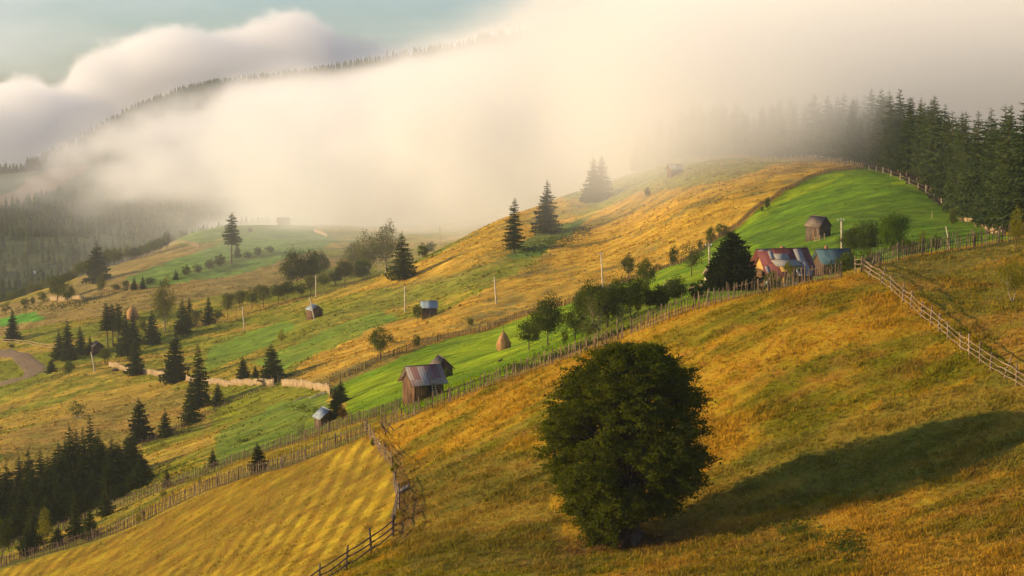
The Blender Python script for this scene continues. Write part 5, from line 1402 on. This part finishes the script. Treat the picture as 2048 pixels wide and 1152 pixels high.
for u, v, h, w, k, lb in ((1168,640,66,50,'dark',"dark crown behind the gap left of the tall orchard tree"),(1300,640,50,46,'round2',"rounded orchard tree by the stick fence below the rail pen"),(1232,628,74,48,'round',"green orchard tree between the tall dark one and the dark-trunked one"),
    (1330,618,46,40,'round',"small orchard tree above the spreading tree by the fence"),(1076,680,50,40,'round',"light green tree tucked between the two haystack trees"),(1175,705,40,44,'bush_pale',"pale bush at the fence under the leaning willow")):
    B(u, v, h, k, lb, wpx=w, ymin=185)
for u, y, h, w, k, lb in ((1538,272,50,70,'sparse',"low apple tree behind the red roof, left one"),(1580,275,44,44,'sparse',"low apple tree behind the red roof, middle one"),(1612,280,36,30,'sparse',"low apple tree behind the red roof, near the grey barn"),
    (1706,275,72,58,'dark',"tree right of the tall pale pole"),(1738,262,84,66,'round2',"thin-crowned tree right of the blue roof"),(1785,245,92,66,'bright',"round bright green tree right of the houses"),
    (1672,215,46,56,'sparse',"low tree in front of the blue roof"),(1700,205,52,70,'bush',"broad bush behind the end of the crest fence"),(1742,205,42,50,'bush',"bush at the fence right of the crooked rail corner"),
    (1815,215,38,50,'bush',"bush under the bright round tree at the fence"),(1844,240,38,22,'yellow',"small lone tree in the meadow near the fence"),(1873,205,36,26,'bush_dark',"dark bush peeping over the fence at right"),
    (1840,200,26,40,'bush',"low bush behind the upright stick fence"),(1950,200,34,16,'bush_yellow',"yellowish shrub behind the fence near the wood"),
    (1546,176,48,46,'bush',"leafy bush with pink flowers in front of the red-roofed house"),(1577,205,68,18,'bush_yellow',"slender sapling in front of the dormer"),
    (1906,330,34,20,'bush',"green bush at the corner of the wood and the track")):
    B(u, 0, h, k, lb, wpx=w, y=y)
B(2031, 488, 84, 'yellow', "yellow-green young tree at the right edge above the slope", wpx=44, y=150)
B(2026, 604, 92, 'gold', "thin yellow tree with forked trunk on the right bank", wpx=92, ymin=116, ymax=150)
B(745, 892, 18, 'bush', "weeds under the short rail fence", wpx=12, ymin=120, ymax=170)
B(789, 962, 44, 'bush_yellow', "upright yellow-green shrub growing in the gap of the rail fence", wpx=18, ymin=120, ymax=170)
B(276, 1062, 30, 'yellow', "young leafy sapling by the lower picket fence", wpx=18, y=178)
B(326, 1022, 28, 'bush_yellow', "faint yellow sapling on the golden strip", wpx=16, y=186)
B(398, 985, 24, 'bush_yellow', "thin yellow sapling further up the golden strip", wpx=12, y=182)
B(90, 1112, 76, 'yellow', "yellow-green leafy tree before the dark corner wood", wpx=40, y=192)
B(5, 1150, 92, 'round2', "dark leafy tree in the bottom left corner", wpx=50, y=196)
B(24, 696, 8, 'bush_dark', "low dark shrub by the left end of the pale pole fence", wpx=16, ymin=330)

# ------------------------------------------------------------------ right-hand wood: up to 190 individual spruces
def f4y(u): return float(np.interp(u, [1270, 1340, 1450, 1600, 1728, 1780, 1830, 1880, 1925, 1965, 2010, 2200], [640, 610, 575, 552, 506, 470, 435, 390, 345, 300, 262, 240]))
cnt = 0; used = []
for row in range(9):
    u = 1272.0 + row * 5
    while u < 2200:
        y = f4y(u) + row * 9.5 + R.uniform(-4, 6)
        p = at(u, y)
        hh = R.uniform(15, 25.5) * (0.92 if u > 1728 else 0.85) * (1 - 0.0003 * max(0, u - 1900))
        place_meshes("spruce_tree", SPR[R.choice(['w1', 'w2', 'w3', 'w4'])], p, hh / 24.0, R.uniform(0, 6.28),
                     "tall spruce standing in the foggy wood above the green meadow", "tree", "spruces of the right-hand wood", sxy=R.uniform(0.85, 1.25))
        cnt += 1
        u += R.uniform(2.6, 4.6) / px(y) * (1.0 + 0.10 * row) * (1.0 if u < 1700 else 0.72)
# lower trees along the edge so that the wood has a skirt
print("wood trees", cnt)
# ------------------------------------------------------------------ ridge spruces told apart against the fog
ridge = []
for u in list(np.arange(170, 250, 9)) + list(np.arange(250, 345, 5.0)) + list(np.arange(345, 620, 4.0)) + list(np.arange(672, 740, 4.0)) + list(np.arange(745, 945, 6.0)) + list(np.arange(960, 1045, 10)):
    ridge.append(u + R.uniform(-3, 3))
def crest_y(u): return float(np.interp(u, [0, 200, 400, 600, 800, 1000, 1200], [1600, 1800, 1850, 1900, 1950, 2000, 2000]))
for u in ridge:
    y = crest_y(u) + R.uniform(-45, 5); p = at(u, y)
    hp = R.uniform(13, 24) if u < 745 else R.uniform(8, 16)
    place_meshes("ridge_spruce", SPR[R.choice(['b', 'tall', 'a'])], p, hp * px(y) / 12, R.uniform(0, 6.28), "small spruce silhouette on the far ridge above the fog", "tree", "spruces along the far ridge", sxy=0.95)
for i, u in enumerate((0, 6, 12, 20, 28, 34, 42, 48, 57, 62, 67, 72, 76, 84, 92, 96, 106, 118)):
    p = at(u, 1585 + R.uniform(-20, 10)); hp = 30 if 55 < u < 80 else R.uniform(14, 24)
    place_meshes("ridge_spruce", SPR['c'], p, hp * px(p.y) / 12, R.uniform(0, 6.28), "hazy tree on the skyline at the left edge below the fog", "tree", "trees on the left skyline", sxy=1.0)

# ------------------------------------------------------------------ far wood on the mountain: one mass
def far_wood():
    g = np.random.default_rng(5); n = 17000
    u = g.uniform(-250, 1250, n); y = np.exp(g.uniform(math.log(960), math.log(1960), n))
    x = (u - 1024) / F * y
    z = H(x, y); t = z / y; vv = t_to_v(t); uu = u_of(x / y, t)
    den = fbm(x / 160, y / 160, 201, 3) + 0.35
    keep = den > g.uniform(-0.25, 0.35, n)
    keep &= ~((uu < 190) & (vv > 335) & (vv < 425 - uu * 0.25) & (y > 1100))
    keep &= ~((vv > 455 + 25 * np.sin(uu / 37.0)) & (uu < 260) & (g.random(n) < 0.72))
    x, y, z = x[keep], y[keep], z[keep]; n = len(x)
    h = g.uniform(6.5, 12.5, n); r = h * g.uniform(0.18, 0.30, n)
    V = []; K = 7
    tiers = ((0.02, 1.0, 0.42), (0.28, 0.78, 0.68), (0.55, 0.5, 1.0))
    Fs = []; off = 0
    for zb, rr, zt in tiers:
        a = g.uniform(0, 6.28, n)
        ring = []
        for k in range(K):
            th = a + 2 * math.pi * k / K; q = r * rr * g.uniform(0.65, 1.25, n)
            ring.append(np.stack([x + q * np.cos(th), y + q * np.sin(th), z + h * (zb + g.uniform(-.04, .04, n))], 1))
        top = np.stack([x, y, z + h * zt], 1)
        A = np.stack(ring + [top], 1)      # n, K+1, 3
        V.append(A.reshape(-1, 3)); base = off + np.arange(n) * (K + 1)
        for k in range(K): Fs.append(np.stack([base + k, base + (k + 1) % K, base + K], 1))
        off += n * (K + 1)
    return tag(link("far_wood", mesh_np("far_wood", np.concatenate(V), np.concatenate(Fs), M['far_spruce'])), "hazy dark spruce forest covering the mountain across the valley", "forest", kind="stuff")
far_wood()

# ------------------------------------------------------------------ grass: tufts on the near slope
def grass():
    g = np.random.default_rng(9)
    n = 430000
    s = g.uniform(-0.40, 0.50, n); y = np.exp(g.uniform(math.log(74), math.log(196), n)); x = s * y
    cl = fbm(x / 1.7, y / 1.3, 301, 2) + 0.6 * fbm(x / 6, y / 5, 311, 2)
    fs = np.clip((x / y - SG[0]) / (SG[1] - SG[0]), 0, NS - 1).astype(int); fj = np.clip(np.interp(np.log(y), LY, np.arange(NY)), 0, NY - 1).astype(int)
    mf = inpoly([(-60,1165)] + [(a, b - 10) for a, b in F1L[1:9]] + [(745,885),(790,950),(798,1000),(780,1070),(700,1120),(640,1155),(560,1400),(-200,1500)])
    keep = (cl > g.uniform(-0.9, 0.35, n)) & ~(mf[fj, fs] & (g.random(n) < 0.7))
    x, y, cl = x[keep], y[keep], cl[keep]; n = len(x)
    z = H(x, y)
    fs = np.clip((x / y - SG[0]) / (SG[1] - SG[0]), 0, NS - 1).astype(int); fj = np.clip(np.interp(np.log(y), LY, np.arange(NY)), 0, NY - 1).astype(int)
    col = GC[fj, fs] * g.uniform(0.75, 1.35, n)[:, None]
    mown = inpoly([(-60,1165)] + F1L[1:9] + [(745,885),(790,950),(798,1000),(780,1070),(700,1120),(640,1155),(560,1400),(-200,1500)])[fj, fs]
    h = g.uniform(0.07, 0.20, n) * (1 + 1.3 * smooth(0.1, 0.7, cl)) * np.where(mown, 0.55, 1.0) * (1 + 0.5 * (g.random(n) < 0.03))
    V = []
    for k in range(3):
        a = g.uniform(0, 6.28, n); w = g.uniform(0.02, 0.05, n); ox, oy = g.normal(0, 0.05, n), g.normal(0, 0.05, n)
        lean = g.normal(0, 0.45, (n, 2)) * h[:, None]
        p0 = np.stack([x + ox - w * np.cos(a), y + oy - w * np.sin(a), z - 0.02], 1); p1 = np.stack([x + ox + w * np.cos(a), y + oy + w * np.sin(a), z - 0.02], 1)
        p2 = np.stack([x + ox + lean[:, 0] , y + oy + lean[:, 1], z + h * g.uniform(.6, 1.1, n)], 1)
        V.append(np.stack([p0, p1, p2], 1).reshape(-1, 3))
    V = np.concatenate(V); cc = np.tile(np.repeat(col, 3, 0), (3, 1))
    m, t = mat_new("grass_blades")
    att = t.n('ShaderNodeAttribute', _attribute_name="tone").outputs[0]
    d = t.n('ShaderNodeBsdfDiffuse', Color=att); tr = t.n('ShaderNodeBsdfTranslucent', Color=att)
    t.t.links.new(t.n('ShaderNodeMixShader', i0=0.35, i1=d.outputs[0], i2=tr.outputs[0]).outputs[0], t.n('ShaderNodeOutputMaterial').inputs[0])
    return tag(link("grass", mesh_np("grass", V, np.arange(len(V)).reshape(-1, 3), m, False, cc)), "golden and olive grass tufts covering the near slope", "grass", kind="stuff")
grass()
def clumps():
    g = np.random.default_rng(29)
    n = 34000
    s = g.uniform(-0.40, 0.50, n); y = np.exp(g.uniform(math.log(74), math.log(158), n)); x = s * y
    fs = np.clip((x / y - SG[0]) / (SG[1] - SG[0]), 0, NS - 1).astype(int); fj = np.clip(np.interp(np.log(y), LY, np.arange(NY)), 0, NY - 1).astype(int)
    mf = inpoly([(-60,1165)] + F1L[1:9] + [(745,885),(790,950),(798,1000),(780,1070),(700,1120),(640,1155),(560,1400),(-200,1500)])
    cl = fbm(x / 4, y / 3, 501, 3)
    keep = (cl > g.uniform(-0.25, 0.45, n)) & ~mf[fj, fs]
    x, y, fs, fj = x[keep], y[keep], fs[keep], fj[keep]; n = len(x); z = H(x, y)
    kind = g.random(n)[:, None]
    col = np.where(kind < 0.45, np.array([0.50, 0.31, 0.05]), np.where(kind < 0.75, np.array([0.16, 0.085, 0.02]), np.array([0.10, 0.12, 0.01])))
    col = col * g.uniform(0.7, 1.2, n)[:, None] * 0.7 + GC[fj, fs] * 0.3
    h = g.uniform(0.16, 0.40, n); V = []
    for k in range(9):
        a = g.uniform(0, 6.28, n); w = g.uniform(0.012, 0.03, n); r = g.uniform(0, .12, n); b = g.uniform(0, 6.28, n)
        c = np.stack([x + r * np.cos(b), y + r * np.sin(b), z - 0.02], 1); d = np.stack([np.cos(a) * w, np.sin(a) * w, 0 * a], 1)
        V.append(np.stack([c - d, c + d, c + np.stack([np.cos(b) * h * g.uniform(.1, .8, n), np.sin(b) * h * g.uniform(.1, .8, n), h * g.uniform(.5, 1.1, n)], 1)], 1).reshape(-1, 3))
    V = np.concatenate(V); cc = np.tile(np.repeat(col, 3, 0), (9, 1))
    return tag(link("dry_grass_clumps", mesh_np("dry_grass_clumps", V, np.arange(len(V)).reshape(-1, 3), bpy.data.materials["grass_blades"], False, cc)), "taller straw-coloured and brown clumps standing out of the near slope", "grass", kind="stuff")
clumps()
def tussocks():
    g = np.random.default_rng(19)
    n = 150000
    s = g.uniform(-0.34, 0.34, n); y = np.exp(g.uniform(math.log(196), math.log(640), n)); x = s * y
    cl = fbm(x / 5, y / 3.5, 401, 3) + 0.5 * fbm(x / 25, y / 20, 411, 2)
    fs = np.clip((x / y - SG[0]) / (SG[1] - SG[0]), 0, NS - 1).astype(int); fj = np.clip(np.interp(np.log(y), LY, np.arange(NY)), 0, NY - 1).astype(int)
    col = GC[fj, fs]; lushk = (col[:, 1] > col[:, 0] * 1.25)
    keep = (cl > g.uniform(-0.5, 0.5, n)) & ~(lushk & (g.random(n) < 0.6))
    x, y, col, lushk = x[keep], y[keep], col[keep], lushk[keep]; n = len(x); z = H(x, y)
    col = col * g.uniform(0.6, 1.35, n)[:, None]
    h = g.uniform(0.10, 0.30, n) * (1 + 0.8 * (g.random(n) < 0.05)) * (y / 300) ** 0.5 * np.where(lushk, 0.5, 1)
    V = []
    for k in range(3):
        a = g.uniform(0, 6.28, n); w = h * g.uniform(0.4, 0.9, n)
        c = np.stack([x + g.normal(0, .2, n), y + g.normal(0, .2, n), z - 0.04], 1)
        d = np.stack([np.cos(a) * w, np.sin(a) * w, 0 * a], 1)
        V.append(np.stack([c - d, c + d, c + np.stack([g.normal(0, .1, n), g.normal(0, .1, n), h], 1)], 1).reshape(-1, 3))
    V = np.concatenate(V); cc = np.tile(np.repeat(col, 3, 0), (3, 1))
    return tag(link("tussocks", mesh_np("tussocks", V, np.arange(len(V)).reshape(-1, 3), bpy.data.materials["grass_blades"], False, cc)), "rough tussock grass on the pastures and hillsides", "grass", kind="stuff")
tussocks()
# weeds low on the near slope
def weeds(name, label, spots, ymin, ymax, n, hh, mat, sz=0.16):
    g = np.random.default_rng(len(label)); P = []
    for u, v, ru, rv in spots:
        c = hit(u, v, ymin, ymax)
        for _ in range(n):
            q = hit(u + g.normal(0, ru), v + g.normal(0, rv), ymin, ymax)
            if q is None: continue
            for _k in range(7): P.append((q.x + g.normal(0, .10), q.y + g.normal(0, .10), q.z + abs(g.normal(0, hh))))
    V, Fq = leaf_quads(np.array(P), 0.3, sz, g)
    return tag(link(name, mesh_np(name, V, Fq, M[mat])), label, "weeds", kind="stuff")
weeds("weeds", "patch of bright leafy weeds on the lower right slope", [(1590,1060,22,9),(1680,1085,26,13),(1700,1105,24,14)], 60, 120, 90, 0.14, 'leaf')
weeds("bracken", "green bracken patch below the spruces on the orange hill", [(1060,500,16,5),(1100,488,18,7),(1135,475,16,8),(1165,462,12,6)], 300, 620, 170, 0.12, 'leaf', 0.35)
weeds("nettles", "dark nettles in the green meadow by the orchard", [(1040,738,14,4),(1160,705,26,8),(1230,690,24,8),(1110,722,22,5)], 160, 300, 120, 0.2, 'leaf_dark', 0.25)
weeds("undergrowth", "dark undergrowth on the pasture left of the low shed", [(632,822,16,4),(600,816,12,3)], 190, 330, 60, 0.10, 'leaf', 0.2)
weeds("ferns", "dim green growth around the round trees at left", [(120,612,24,4),(170,604,26,4),(60,618,30,4)], 400, 800, 60, 0.22, 'leaf', 0.5)
